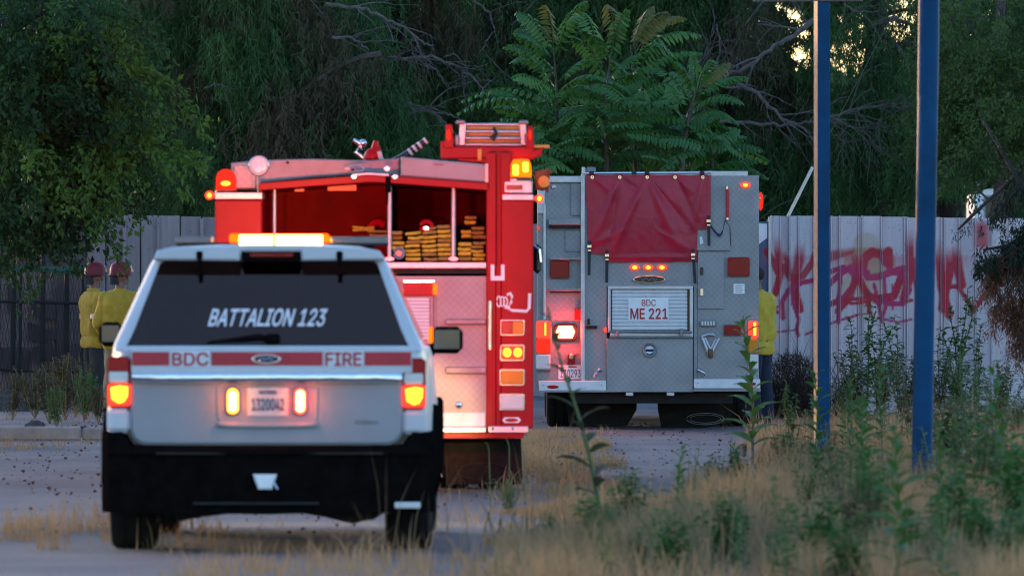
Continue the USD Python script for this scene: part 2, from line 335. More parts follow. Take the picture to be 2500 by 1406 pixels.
# ------------------------------------------------------------------ the setting: terrain, lot, kerb
def rise(y):
    t = np.clip((np.asarray(y, float) - 117.5) / 20, 0, 1); return 1.55 * t * t * (3 - 2 * t) + .0075 * np.clip(np.asarray(y, float) - 137.5, 0, 160)
def grid(xs, ys, zf):
    X, Y = np.meshgrid(xs, ys); Z = zf(X, Y); nx, ny = len(xs), len(ys)
    i, j = np.meshgrid(np.arange(ny - 1), np.arange(nx - 1), indexing='ij'); a = (i * nx + j).ravel()
    return np.stack([X, Y, Z], -1).reshape(-1, 3), np.stack([a, a + 1, a + nx + 1, a + nx], 1)
xs = np.unique(np.concatenate([np.linspace(-900, -40, 18), np.linspace(-40, 40, 81), np.linspace(40, 900, 18)]))
ys = np.unique(np.concatenate([np.linspace(-300, 20, 12), np.linspace(20, 170, 151), np.linspace(170, 1500, 16)]))
v, f = grid(xs, ys, lambda X, Y: rise(Y) - .05 * (Y < 116.5) + .12 * (meshkit.fbm(np.stack([X * .3, Y * .3, 0 * X], -1), 3) - .5) * (Y > 118))
tag(obj('ground', MB().add(v, f), 'dirt', smooth=True), kind='structure')
xs, ys = np.linspace(-60, 60, 121), np.linspace(-30, 116, 293)
v, f = grid(xs, ys, lambda X, Y: .03 * (meshkit.fbm(np.stack([X * .5, Y * .25, 0 * X], -1), 3, 5) - .5))
tag(obj('asphalt_lot', MB().add(v, f), 'asphalt', smooth=True), kind='structure')

def lot_z(X, Y): return .03 * (meshkit.fbm(np.stack([X * .5, Y * .25, 0 * X], -1), 3, 5) - .5)
# earth that has covered the asphalt under the dry grass on the right, with a ragged edge
BED = Polygon([(-1.25, 38), (.0, 38), (.1, 46), (.25, 51), (.5, 55), (1.2, 58.5), (1.75, 63), (2.3, 70), (2.75, 80), (3.1, 98.6), (14, 98.6), (14, 38)])
xs, ys = np.linspace(-2, 14, 161), np.linspace(38, 98.5, 303); v, f = grid(xs, ys, lambda X, Y: lot_z(X, Y) + .012)
from shapely import contains_xy
c = v[f].mean(1); n_ = meshkit.fbm(np.stack([c[:, 0] * 1.4, c[:, 1] * .5, 0 * c[:, 0]], 1), 4, 8) - .5
ok = contains_xy(BED, c[:, 0] + n_ * 1.6, c[:, 1] + n_ * 3.)
tag(obj('earth_bed', MB().add(v, f[ok]), 'straw_soil', smooth=True), kind='structure')
# low concrete kerb in blocks on the left
k = thing('kerb', 'low tan concrete kerb across the lot at the far left', 'kerb', (0, 83.2, 0))
x = -8.2
for i in range(4):
    w = 1.25 + .1 * RNG.random()
    b = MB().box(x, x + w - .015, -.09, .09, 0, .13 + .012 * RNG.random(), .02); obj('kerb_stone', b, 'kerb', k); x += w

# ------------------------------------------------------------------ fences
STROKES = []
def stroke(pts, w, col, soft=.25, dens=1.0, fade_top=0.0):
    P = np.array([((1820 + x / 2.3426), (400 + y / 2.3426)) for x, y in pts])
    STROKES.append((P, w / 2.3426 * 1.25, np.array(col), soft * .55, dens, fade_top * .8))
RED, MAG, WINE, TAN = (.40, .005, .022), (.42, .014, .09), (.26, .006, .02), (.42, .30, .17)
stroke([(640, 560), (780, 560)], 130, TAN, .12, .75); stroke([(690, 470), (720, 720)], 130, TAN, .3, .5); stroke([(560, 740), (600, 660)], 60, TAN, .3, .6); stroke([(680, 700), (690, 880)], 60, TAN, .3, .45)
stroke([(178, 420), (190, 560), (196, 640), (172, 740)], 36, RED, .5, 1, .35); stroke([(120, 500), (160, 560), (185, 620)], 34, RED, .35)
stroke([(312, 460), (306, 560), (285, 650)], 52, RED, .6, .9, .4); stroke([(282, 650), (290, 740), (314, 835)], 34, RED, .3)
stroke([(215, 590), (262, 660), (330, 640), (386, 560), (396, 520)], 34, RED, .4, .9); stroke([(396, 665), (320, 680), (250, 720), (208, 790), (214, 880)], 26, MAG, .35)
stroke([(262, 690), (272, 800), (306, 890), (292, 945), (302, 980)], 20, MAG, .3); stroke([(150, 965), (300, 948)], 10, MAG, .4); stroke([(345, 975), (520, 900), (650, 862)], 13, MAG, .4)
stroke([(120, 800), (185, 850)], 18, MAG, .4); stroke([(130, 830), (190, 815)], 12, MAG, .4)
stroke([(480, 530), (600, 488)], 56, RED, .6, .85, .3); stroke([(470, 695), (555, 620), (592, 600), (625, 640), (615, 700), (560, 770), (486, 802)], 30, MAG, .3)
stroke([(606, 480), (630, 560), (628, 660), (600, 760), (530, 840)], 34, RED, .45, .9, .3)
stroke([(668, 600), (682, 540), (725, 505), (780, 520), (800, 560), (822, 575), (818, 500)], 44, RED, .3); stroke([(690, 500), (800, 480)], 70, RED, .9, .55, .5)
stroke([(668, 600), (700, 650), (760, 645), (880, 605), (950, 595)], 36, MAG, .35, .95)
stroke([(655, 670), (690, 740), (760, 785), (850, 755), (892, 640)], 38, RED, .3); stroke([(700, 730), (708, 850)], 22, WINE, .4); stroke([(735, 690), (762, 800), (780, 900)], 20, MAG, .35)
stroke([(792, 640), (802, 820), (778, 885)], 20, MAG, .35); stroke([(840, 690), (842, 830)], 12, MAG, .3); stroke([(480, 805), (600, 775), (700, 768), (860, 742)], 18, RED, .3); stroke([(520, 850), (600, 780)], 16, RED, .3)
stroke([(532, 905), (534, 760), (545, 640)], 22, MAG, .4); stroke([(600, 590), (640, 600)], 30, MAG, .4); stroke([(755, 880), (870, 905), (950, 890)], 13, MAG, .35); stroke([(600, 800), (690, 790), (720, 860)], 16, RED, .35)
stroke([(935, 380), (940, 560), (942, 640), (905, 770)], 44, RED, .5, .95, .3); stroke([(870, 800), (950, 780)], 18, RED, .35); stroke([(960, 560), (985, 690), (1000, 800)], 40, RED, .4)
stroke([(1098, 440), (1112, 560), (1122, 700), (1162, 860)], 46, RED, .45, 1, .35); stroke([(1166, 480), (1172, 600), (1140, 740), (1128, 825)], 46, RED, .45, 1, .3); stroke([(1205, 470), (1215, 590), (1236, 690)], 46, RED, .45, 1, .35)
stroke([(1168, 704), (1212, 700), (1262, 770), (1304, 842), (1352, 768)], 24, RED, .25); stroke([(1350, 370), (1352, 450)], 76, RED, .9, .8); stroke([(1392, 580), (1425, 640)], 38, RED, .3); stroke([(1440, 690), (1470, 690)], 24, RED, .3)
for a, b in ((150, 390), (490, 640), (650, 830), (905, 960), (1095, 1240)): stroke([(a, 540), (b, 530)], 130, (.46, .03, .07), 1.6, .30, .2)
stroke([(480, 620), (560, 590), (640, 640), (700, 620)], 26, MAG, .35); stroke([(250, 640), (240, 560), (215, 500)], 30, RED, .5, .9, .3); stroke([(820, 600), (900, 650), (940, 720), (900, 800), (820, 800)], 24, MAG, .35)
def sprayed(x, z, Y):
    """paint layer of the boards: colour and cover at board points"""
    px, py = 1250 + x * F / Y, HOR - (z - EYE) * F / Y
    col = np.zeros((len(x), 3)); cov = np.zeros(len(x)); q = np.stack([px, py], 1)
    wob = 3.5 * (meshkit.fbm(np.stack([px / 14, py / 14, 0 * px], 1), 3) - .5)
    for P, w, c, soft, dens, fade in STROKES:
        d = np.full(len(x), 1e9)
        for a, b in zip(P[:-1], P[1:]):
            t = np.clip(((q - a) @ (b - a)) / ((b - a) @ (b - a)), 0, 1); d = np.minimum(d, np.linalg.norm(q - a - t[:, None] * (b - a), axis=1))
        r = w / 2; s = max(soft * r, 1.6)
        al = np.clip((r + s * .6 - d + wob * .4) / (1.6 * s), 0, 1) ** 1.3 * dens
        if fade: al *= np.clip((py - P[:, 1].min() + 6) / (fade * (np.ptp(P[:, 1]) + 40)), 0, 1)
        col = col * (1 - al)[:, None] + al[:, None] * c * np.where(cov > 0, 1, 1)[..., None]; cov = cov + al - cov * al
    col = np.where(cov[:, None] > 1e-3, col / np.maximum(cov, 1e-3)[:, None], RED)
    return col, np.clip(cov, 0, .97)

def sheet_board(x0, x1, Y, z1, y_face, depth, cell, spray):
    nx, nz = max(2, int((x1 - x0) / cell) + 1), max(2, int(z1 / cell) + 1)
    if not spray: nx, nz = 2, 2
    X, Z = np.meshgrid(np.linspace(x0, x1, nx), np.linspace(0, z1, nz)); v = np.stack([X.ravel(), np.full(X.size, y_face), Z.ravel()], 1)
    i, j = np.meshgrid(np.arange(nz - 1), np.arange(nx - 1), indexing='ij'); a = (i * nx + j).ravel()
    f = np.stack([a, a + 1, a + nx + 1, a + nx], 1); n = len(v)
    e = .006 if depth > .01 else 0
    b = MB().add(v, f)
    B = np.array([[x0, y_face, 0], [x1, y_face, 0], [x1, y_face, z1], [x0, y_face, z1], [x0 - e, y_face + depth, 0], [x1 + e, y_face + depth, 0], [x1 + e, y_face + depth, z1], [x0 - e, y_face + depth, z1]])
    b.add(B, [[0, 4, 5, 1], [1, 5, 6, 2], [2, 6, 7, 3], [3, 7, 4, 0], [4, 7, 6, 5]])
    return b
def fence_piece(name, parent, Y, x0, x1, z1, mat, yf, depth, spray):
    b = sheet_board(x0, x1, Y, z1, yf, depth, .016, spray); m = obj(name, b, mat, parent)
    if spray:
        v = b.out()[0]; col, cov = sprayed(v[:, 0], v[:, 2], Y)
        api = UsdGeom.PrimvarsAPI(m)
        api.CreatePrimvar('spray', Sdf.ValueTypeNames.Color3fArray, 'vertex').Set(Vt.Vec3fArray.FromNumpy(col.astype(np.float32)))
        api.CreatePrimvar('cover', Sdf.ValueTypeNames.FloatArray, 'vertex').Set(Vt.FloatArray.FromNumpy(cov.astype(np.float32)))

YF = 99.0
fr = thing('graffiti_fence', 'pale metal fence with red and magenta graffiti, right of the grey fire engine', 'fence', (0, YF, 0))
edges = [1881, 1903, 1925, 1948, 1985, 2028, 2048, 2094, 2103, 2150, 2206, 2214, 2250, 2296, 2304, 2340, 2380, 2420, 2462, 2505, 2550, 2600, 2650, 2700]
for a, b in zip(edges[:-1], edges[1:]):
    X0, X1 = at(a, 0, YF)[0], at(b, 0, YF)[0]; top = EYE + (HOR - (526.5 + (a - 1880) * .012 + RNG.normal(0, .7))) * YF / F
    fence_piece('fence_board', fr, YF, X0 + .022, X1 - .004, top, 'fence_white', RNG.normal(0, .004), .02, a < 2470)
    fence_piece('rib', fr, YF, X0 - .004 + .006, X0 + .022 - .006, top + .004, 'fence_white', -.022, .04, a < 2470)
for a in (1879, 2150, 2420): 
    X0 = at(a, 0, YF)[0]; obj('fence_post', MB().box(X0 - .03, X0 + .03, .05, .12, 0, 2.36, .006), 'dull_metal', fr)
X0, X1 = at(1846, 0, YF)[0], at(1877, 0, YF)[0]
fb = thing('blue_fence_panel', 'narrow faded blue metal panel between the grey engine and the graffiti fence', 'fence panel', (0, YF, 0))
fence_piece('panel', fb, YF, X0, X1, EYE + (HOR - 541) * YF / F, 'fence_blue', .0, .03, True)
obj('edge_post', MB().box(X1 - .005, X1 + .025, -.03, .03, 0, EYE + (HOR - 529) * YF / F, .005), 'aluminium', fb)
obj('peeled_patch', MB().prism([(X0, 2.03), (X1 - .02, 2.13), (X1 - .02, 2.3), (X0, 2.31)], -.004, 0), 'white_sign', fb)

YL = 114.0
fl = thing('board_fence', 'weathered pinkish board fence behind the command vehicle and red engine', 'fence', (0, YL, 0))
pe = [216, 258, 303, 343, 386, 440, 492, 540, 590, 640, 690, 745, 800, 860, 915, 970, 1030, 1090, 1150, 1210, 1270, 1330]
for i, (a, b) in enumerate(zip(pe[:-1], pe[1:])):
    X0, X1 = at(a, 0, YL)[0], at(b, 0, YL)[0]; top = EYE + (HOR - (524 + (a - 216) * .02 + RNG.normal(0, 1.2))) * YL / F
    obj('fence_board', MB().box(X0 + .008, X1 - .008, RNG.normal(0, .012), .06, 0, top, .006), 'fence_pink', fl)
    if i % 2 == 0: obj('batten', MB().box(X0 - .02, X0 + .03, -.045, -.02, 0, top - .02, .006), 'fence_pink', fl)
fd = thing('dark_board_fence', 'brown board fence tinted with the shade of the left tree, left of the firefighters', 'fence', (0, YL - .6, 0))
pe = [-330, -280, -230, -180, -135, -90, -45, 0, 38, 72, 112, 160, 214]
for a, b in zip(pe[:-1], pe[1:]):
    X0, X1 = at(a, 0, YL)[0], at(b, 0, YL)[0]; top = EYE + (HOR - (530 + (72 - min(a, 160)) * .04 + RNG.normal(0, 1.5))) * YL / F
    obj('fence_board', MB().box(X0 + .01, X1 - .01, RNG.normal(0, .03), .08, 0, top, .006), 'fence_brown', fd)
# shed wall with dark patches and a black gate frame at the far left
YS = 104.0
sw = thing('burnt_shed_wall', 'pink panel wall with dark patches behind black posts at the far left', 'wall', (0, YS, 0))
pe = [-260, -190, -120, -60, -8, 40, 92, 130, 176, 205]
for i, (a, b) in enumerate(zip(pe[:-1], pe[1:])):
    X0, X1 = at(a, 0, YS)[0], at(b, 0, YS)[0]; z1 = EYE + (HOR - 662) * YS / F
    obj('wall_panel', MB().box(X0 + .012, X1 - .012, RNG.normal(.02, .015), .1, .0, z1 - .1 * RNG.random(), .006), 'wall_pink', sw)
for k, (a, y0, b, y1) in enumerate([(78, 735, 168, 775), (70, 790, 100, 835), (110, 800, 150, 830), (-5, 850, 70, 905), (80, 840, 190, 880), (20, 690, 40, 760), (140, 660, 165, 990)]):
    p, q = at(a, y1, YS), at(b, y0, YS); poly = []
    for t in np.linspace(0, 1, 9): poly.append((p[0] + t * (q[0] - p[0]), p[2] + .06 * RNG.normal() * .4))
    for t in np.linspace(1, 0, 9): poly.append((p[0] + t * (q[0] - p[0]), q[2] + .06 * RNG.normal() * .4))
    obj('scorched_sheet', MB().prism(poly, -.06 - .004 * k, -.04), 'soot', sw)  # irregular dark sheets over the panels
gf = thing('gate_frame', 'black metal gate frame with green netting rail at the far left', 'gate', (0, YS - 1.2, 0))
Yg = YS - 1.2
for px in (-70, -5, 30, 48, 103, 160, 200):
    p, q = at(px, 990, Yg), at(px + 3, 658 if px != 103 else 560, Yg); obj('post', MB().tube([(p[0], 0, 0), (q[0], 0, q[2])], .032 if px in (30, 103, 160) else .02, 8), 'dark_metal', gf)
for py, mt, r in ((655, 'green_net', .045), (738, 'dark_metal', .022), (905, 'dark_metal', .02)):
    p, q = at(-90, py - 4, Yg), at(205, py + 4, Yg); pts = np.linspace(p, q, 12); pts[:, 1] = -.03; pts[1:-1, 2] += RNG.normal(0, .012, 10); obj('rail', MB().tube(pts, r, 6), mt, gf)
wv = []
mesh_ = MB()
for i in range(34):   # wire netting
    a = -80 + i * 8.3; p, q = at(a, 660, Yg), at(a + 55, 980, Yg); mesh_.tube([(p[0], .02, p[2]), (q[0], .02, max(q[2], .03))], .0035, 3, False)
    p, q = at(a + 55, 660, Yg), at(a, 980, Yg); mesh_.tube([(p[0], .024, p[2]), (q[0], .024, max(q[2], .03))], .0035, 3, False)
obj('wire_netting', mesh_, 'dark_metal', gf)
def lump(name, label, cat, px0, px1, py0, Y, mat, seed):
    p, q = at(px0, py0, Y), at(px1, py0, Y); cx = (p[0] + q[0]) / 2; w = (q[0] - p[0]) / 2; h = max(p[2], .08)
    m = trimesh.creation.icosphere(3); v = m.vertices * [w, w * .6, h]; v *= (.6 + .8 * meshkit.fbm(m.vertices * 2.3 + seed, 4, seed))[:, None]; v[:, 2] = np.maximum(v[:, 2], -.02)
    t = obj(name, MB().add(v + [cx, Y, 0], m.faces), mat, smooth=False); tag(t, label, cat)
lump('rubble_heap', 'black heap of burnt rubble at the foot of the shed wall', 'rubble', -30, 75, 955, 101, 'rubble', 1)
lump('rubble_heap', 'small dark lump of debris on the kerb left of the command vehicle', 'rubble', 190, 228, 1042, 84.5, 'rubble', 2)
lump('rubble_heap', 'flat black debris on the lot behind the kerb at far left', 'rubble', 60, 110, 1030, 90, 'rubble', 3)

# ------------------------------------------------------------------ poles
pl = thing('square_pole', 'square blue steel pole, the left one of the two poles', 'pole', (*at(2007, 1130, 70)[:2], 0), 15.5)
obj('shaft', MB().box(-.055, .055, -.05, .062, -.2, 5.2, .004), 'blue_paint', pl)
obj('base_plate', MB().box(-.15, .15, -.15, .15, .0, .02, .004), 'dull_metal', pl)
sg = thing('tan_sign', 'tan board fixed on top of the square blue pole', 'sign', (*at(2002, 1130, 70)[:2], 0), -6)
obj('board', MB().box(-.55, .35, -.085, -.068, 4.02, 5.0, .004), 'wood_brown', sg); obj('frame', MB().box(-.57, .37, -.069, -.06, 4.008, 5.02, .004), 'fence_pink', sg)
rp = thing('round_pole', 'thick round blue steel pole, the right one of the two poles', 'pole', (*at(2250, 1210, 61)[:2], 0))
dx = at(2266, 0, 61)[0] - at(2250, 0, 61)[0]
obj('shaft', MB().tube([(-.005, 0, -.2), (dx * .95, 0, 3.0)], .0765, 32), 'blue_paint', rp, smooth=50)
obj('shaft', MB().tube([(dx * .95, 0, 3.0), (dx * 1.25 + .02, 0, 6.0)], .0785, 32), 'blue_paint', rp, smooth=50)
wp = thing('leaning_white_pole', 'thin white pole leaning out above the graffiti fence', 'pole', tuple(at(1921, 900, 100.5) * [1, 1, 0]))
p, q = at(1921, 534, 100.5), at(1984, 408, 100.5); d = (q - p)
obj('shaft', MB().tube([(-d[0] * 2.2, 0, 0), (0, 0, p[2]), (d[0], 0, q[2])], .022, 10), 'pole_white', wp)
gw = thing('guy_wire', 'thin slanting wire in front of the dark trees between the poles', 'wire')
p, q = at(2030, 320, 108), at(2210, -20, 108); pts = np.linspace(p + (p - q) * .12, q + (q - p) * .3, 8); obj('strand', MB().tube(pts, .0035, 5), 'bark_grey', gw)
# ------------------------------------------------------------------ vehicles: shared builders
class Rear:
    """local frame of a vehicle whose rear plane stands at distance Y0: x right of its centre column, y forward, z up"""
    def __init__(s, Y0, pc): s.Y0, s.X0 = Y0, (pc - 1250) * Y0 / F
    def x(s, px, dy=0): return (px - 1250) * (s.Y0 + dy) / F - s.X0
    def z(s, py, dy=0): return EYE + (HOR - py) * (s.Y0 + dy) / F
    def pt(s, px, py, dy=0): return np.array([s.x(px, dy), dy, s.z(py, dy)])
    def box(s, mb, px0, py0, px1, py1, dy0, dy1, b=0.0):
        return mb.box(s.x(px0, dy0), s.x(px1, dy0), dy0, dy1, s.z(py1, dy0), s.z(py0, dy0), b)
    def poly(s, mb, pts, dy0, dy1, b=0.0): return mb.prism([(s.x(a, dy0), s.z(c, dy0)) for a, c in pts], dy0, dy1, b)
    def oval(s, mb, px, py, rx, ry, dy0, dy1, n=20, b=0.0):
        return s.poly(mb, [(px + rx * math.cos(t), py + ry * math.sin(t)) for t in np.arange(n) * 2 * np.pi / n], dy0, dy1, b)
    def ring(s, mb, px, py, rx, ry, r, dy, n=24):
        t = np.linspace(0, 2 * np.pi, n + 1); return mb.tube([s.pt(px + rx * math.cos(a), py + ry * math.sin(a), dy) for a in t], r, 6, False)
    def tube(s, mb, pts, r, n=8): return mb.tube([s.pt(*p) for p in pts], r, n)
    def text(s, mb, t, px0, px1, py0, py1, dy, **k): return mb.text(t, s.x(px0, dy), s.x(px1, dy), s.z(py1, dy), s.z(py0, dy), dy, **k)
def rrect(x0, y0, x1, y1, r, n=5):
    p = []
    for cx, cy, a in ((x1 - r, y1 - r, 0), (x0 + r, y1 - r, 90), (x0 + r, y0 + r, 180), (x1 - r, y0 + r, 270)):
        p += [(cx + r * math.cos(math.radians(a + 90 * k / n)), cy + r * math.sin(math.radians(a + 90 * k / n))) for k in range(n + 1)]
    return p
def wheel(parent, x, y, R, w, rim='dull_metal', dual=False):
    """a wheel turning about x: tyre with rounded shoulders (> rim)"""
    s = 1 if x > 0 else -1
    prof = [(R * .55, -w * .46), (R * .80, -w * .5), (R * .95, -w * .48), (R, -w * .38), (R, -w * .2), (R * .985, -w * .19), (R * .985, -w * .15), (R, -w * .14), (R, w * .14), (R * .985, w * .15), (R * .985, w * .19), (R, w * .2), (R, w * .38), (R * .95, w * .48), (R * .80, w * .5), (R * .55, w * .46)]
    t = obj('wheel', MB().lathe(prof, (x, y, R), 'x', 40), 'rubber', parent, smooth=40)
    obj('rim', MB().lathe([(.02, -w * .2), (R * .5, -w * .2), (R * .56, -w * .47), (R * .60, -w * .47), (R * .60, w * .47), (R * .56, w * .47), (R * .5, w * .2), (.02, w * .2)], (x, y, R), 'x', 28), rim, t, smooth=40)
    return t

# ------------------------------------------------------------------ command vehicle
V = Rear(49.0, 652)
suv = thing('command_suv', 'white fire command estate vehicle with lit amber light bar, nearest the camera', 'suv', (V.X0, V.Y0, 0))
W = .955
st = [(.10, .90, 1.225), (.16, .945, 1.235), (.4, .975, 1.24), (1.2, .99, 1.24), (2.6, .99, 1.235), (3.75, .985, 1.20), (4.4, .965, 1.13), (4.95, .92, 1.07), (5.12, .84, 1.0)]
secs = []
for y, w, zt in st:
    half = [(w * .90, .30), (w * .985, .40), (w, .62), (w * 1.0, .85), (w * .985, 1.0), (w * .972, zt - .06), (w * .955, zt - .015), (w * .90, zt)]
    half = half if y < 4 else [(a * (1 if c < .9 else .97), c) for a, c in half]
    secs.append([(a, y, c) for a, c in half] + [(-a, y, c) for a, c in half[::-1]])
def loft(secs):
    S = np.array(secs, float); m, n = S.shape[:2]; f = []
    for i in range(m - 1):
        for j in range(n): f.append([i * n + j, i * n + (j + 1) % n, (i + 1) * n + (j + 1) % n, (i + 1) * n + j])
    f = np.array(f); f = np.vstack([f[:, [0, 1, 2]], f[:, [0, 2, 3]]]); k = np.arange(1, n - 1)
    f = np.vstack([f, np.stack([0 * k, k + 1, k], 1), np.stack([0 * k, k, k + 1], 1) + (m - 1) * n])
    t = trimesh.Trimesh(S.reshape(-1, 3), f, process=False)
    if t.volume < 0: t.invert()
    return t
def man(t): return m3.Manifold(m3.Mesh(np.asarray(t.vertices, np.float32), np.asarray(t.faces, np.uint32)))
def back(m): q = m.to_mesh(); return np.array(q.vert_properties[:, :3], float), np.array(q.tri_verts)
body = man(loft(secs))
for y in (1.02, 4.07): body -= m3.Manifold.cylinder(2.4, .44, .44, 40, True).rotate((0, 90, 0)).translate((0, y, .40)) - m3.Manifold.cube((1.2, 1.2, 1.2), True).translate((0, y, .4))
body -= m3.Manifold.cube((3, .2, .36), True).translate((0, .1, .54))
obj('body', back(body), 'white_paint', suv, smooth=30)
# cabin shell with window openings
def rring(z, y0, y1, wr, wf, r=.10, n=5):
    p = []
    for cx, cy, a, w in ((1, 1, 0, wf), (-1, 1, 90, wf), (-1, -1, 180, wr), (1, -1, 270, wr)):
        ox, oy = cx * (w - r), (y1 - r if cy > 0 else y0 + r)
        p += [(ox + r * math.cos(math.radians(a + 90 * k / n)), oy + r * math.sin(math.radians(a + 90 * k / n)), z) for k in range(n + 1)]
    return p
def cabin(o): return man(loft([rring(1.21 - o * 8, .10 + o, 3.8 - o, .932 - o, .90 - o), rring(1.25, .105 + o, 3.75 - o, .925 - o, .89 - o), rring(1.50 - o * .5, .215 + o, 3.25 - o, .815 - o, .78 - o),
                               rring(1.73 - o * .5, .33 + o, 2.82 - o, .715 - o, .69 - o), rring(1.775 - o * .5, .37 + o, 2.72 - o, .69 - o, .66 - o), rring(1.81 - o * .8, .43 + o, 2.6 - o, .645 - o, .62 - o), rring(1.838 - o * .8, .54 + o, 2.45 - o, .55 - o, .53 - o), rring(1.850 - o * .8, .8 + o, 2.2 - o, .33 - o, .32 - o)]))
cab = cabin(0) - cabin(.045)
rw = [(-.845, 1.243), (.845, 1.243), (.80, 1.34), (.655, 1.735), (.63, 1.752), (-.63, 1.752), (-.655, 1.735), (-.80, 1.34)]
def prismM(poly, y0, y1): 
    mb = MB().prism(poly, y0, y1); v, f = mb.out(); t = trimesh.Trimesh(v, f); t.merge_vertices()
    if t.volume < 0: t.invert()
    return man(t)
cab -= prismM(rw, -.3, .55)
fw = [(-.80, 1.25), (.80, 1.25), (.62, 1.73), (-.62, 1.73)]; cab -= prismM(fw, 2.6, 4.2)
for a, b, c, d in ((.38, 1.18, .50, 1.18), (1.26, 2.20, 1.26, 2.20), (2.28, 3.40, 2.28, 2.85)):
    q = m3.CrossSection([[(a, 1.27), (b, 1.27), (d, 1.70), (c, 1.70)]]).extrude(3).rotate((90, 0, 90)).translate((-1.5, 0, 0)); cab -= q
obj('cabin', back(cab), 'white_paint', suv, smooth=32)
def slanted(poly, off, th):
    """a sheet on the plane of the rear window (poly in x,z)"""
    P = np.array(poly); n = np.array([0, -.52, .24]) / np.linalg.norm([0, -.52, .24])
    yy = .108 + (P[:, 1] - 1.25) * (.33 - .105) / .48
    v0 = np.column_stack([P[:, 0], yy, P[:, 1]]) + n * off; mb = MB().prism(poly, 0, 1); v, f = mb.out(); k = len(P); v = v.copy()
    P2 = np.array(v[:, [0, 2]]); y2 = .108 + (P2[:, 1] - 1.25) * (.33 - .105) / .48
    w = np.column_stack([P2[:, 0], y2, P2[:, 1]]) + np.where(v[:, 1:2] > .5, off - th, off) * n
    return MB().add(w, f)
g = obj('rear_window', slanted([(a * .997, c) for a, c in rw], -.004, .006), 'tinted_glass', suv)
mb = slanted([(-.845, 1.243), (.845, 1.243), (.835, 1.262), (-.835, 1.262)], .002, .008); obj('window_seal', mb, 'gloss_black', g)
t = MB(); m = meshkit.text_mesh('BATTALION 123', 1.0, .1, bold=True); vv = np.array(m.vertices); lo, hi = vv.min(0), vv.max(0)
u, w_ = (vv[:, 0] - lo[0]) / np.ptp(vv[:, 0]), (vv[:, 1] - lo[1]) / np.ptp(vv[:, 1])
x0, x1, z0, z1 = V.x(508, .25), V.x(790, .25), V.z(797, .25), V.z(754, .25)
Z = z0 + w_ * (z1 - z0); X = x0 + u * (x1 - x0) + .28 * w_ * (z1 - z0); Yy = .108 + (Z - 1.25) * (.225 / .48); nn = np.array([0, -.908, .419])
t.add(np.column_stack([X, Yy, Z]) + nn * (.003 + vv[:, 2:3] / .1 * .002), m.faces); obj('window_lettering', t, 'text_white', g)
mb = MB(); mb.tube([(.25 - .22, .095, 1.285), (-.05, .11, 1.305), (-.36, .10, 1.262)], [.012, .011, .007], 6); mb.box(-.01, .075, .06, .12, 1.258, 1.315, .012); obj('rear_wiper', mb, 'black_plastic', suv)
obj('front_windscreen', MB().add([(-.82, 3.74, 1.255), (.82, 3.74, 1.255), (.63, 2.80, 1.735), (-.63, 2.80, 1.735)], [[0, 1, 2, 3]]), 'tinted_glass', suv)
for s in (-1, 1):
    for a, b, c, d in ((.38, 1.18, .50, 1.18), (1.26, 2.20, 1.26, 2.20), (2.28, 3.40, 2.28, 2.85)):
        obj('side_window', MB().add([(s * .905, a, 1.27), (s * .900, b, 1.27), (s * .715, d, 1.70), (s * .722, c, 1.70)], [[0, 1, 2, 3]]), 'tinted_glass', suv)
for i, (x, y) in enumerate([(-.5, .95), (.5, .95), (-.45, 1.9), (.45, 1.9), (-.42, 2.75), (.42, 2.75)]):
    s_ = obj('seat', MB().box(x - .25, x + .25, y, y + .14, 1.2, 1.40, .05), 'interior', suv)
    obj('headrest', MB().ellipsoid((x, y + .06, 1.47), (.14, .07, .10)), 'interior', s_, smooth=True)
sp = MB(); sp.prism([(V.x(a, .3), V.z(b, .3)) for a, b in ((376, 634), (384, 612), (420, 603), (650, 597), (880, 603), (925, 612), (940, 634), (738, 636), (735, 614), (590, 614), (586, 636))], .22, .50, .012); obj('spoiler', sp, 'white_paint', suv)
sp = MB(); V.box(sp, 592, 614, 733, 637, .235, .4, .006); bl = obj('high_brake_lamp', sp, 'black_plastic', suv)
sp = MB(); V.box(sp, 610, 618, 716, 627, .23, .25, .004); obj('lens', sp, 'dark_red_lens', bl)
for px in (487, 829):
    sp = MB(); V.box(sp, px - 8, 613, px + 8, 634, .21, .26, .008); V.box(sp, px - 5, 630, px + 5, 652, .20, .24, .006); obj('glass_hinge', sp, 'black_plastic', suv)
# tailgate
obj('tailgate_gap', V.poly(MB(), rrect(313, 854, 989, 1092, 42), .085, .15), 'gloss_black', suv)
tg = obj('tailgate', V.poly(MB(), rrect(318, 856, 984, 1086, 40), .055, .16, .018), 'silver_paint', suv, smooth=30)
sb = MB(); V.box(sb, 320, 853, 1006, 910, .040, .10, .004); obj('white_band', sb, 'white_paint', tg)
sb = MB()
for a, b in ((322, 413), (516, 787), (890, 1004)): V.box(sb, a, 859, b, 892, .036, .039)
obj('red_stripe', sb, 'red_decal', tg)
for a, b, tx in ((416, 513, 'BDC'), (790, 887, 'FIRE')):
    q = MB(); V.box(q, a, 857, b, 895, .036, .039); o = obj('panel', q, 'light_sign', tg)
    q = MB(); V.text(q, tx, a + 4, b - 4, 860, 893, .0355, depth=.003); obj('panel_lettering', q, 'red_decal', tg)
q = MB(); V.oval(q, 650, 876, 36, 12.5, .018, .04, 28, .004); bd = obj('oval_badge', q, 'chrome', tg)
q = MB(); V.oval(q, 650, 876, 30, 9, .012, .02, 28, .002); obj('badge_field', q, 'strap_blue', tg)
q = MB(); t_ = np.linspace(0, 1, 24); q.tube([V.pt(632 + 36 * a, 876 + 4 * math.sin(a * 17) * (1 - .3 * a), .010) for a in t_], .0035, 5); obj('badge_script', q, 'chrome', tg)
cr = MB(); n_ = 40
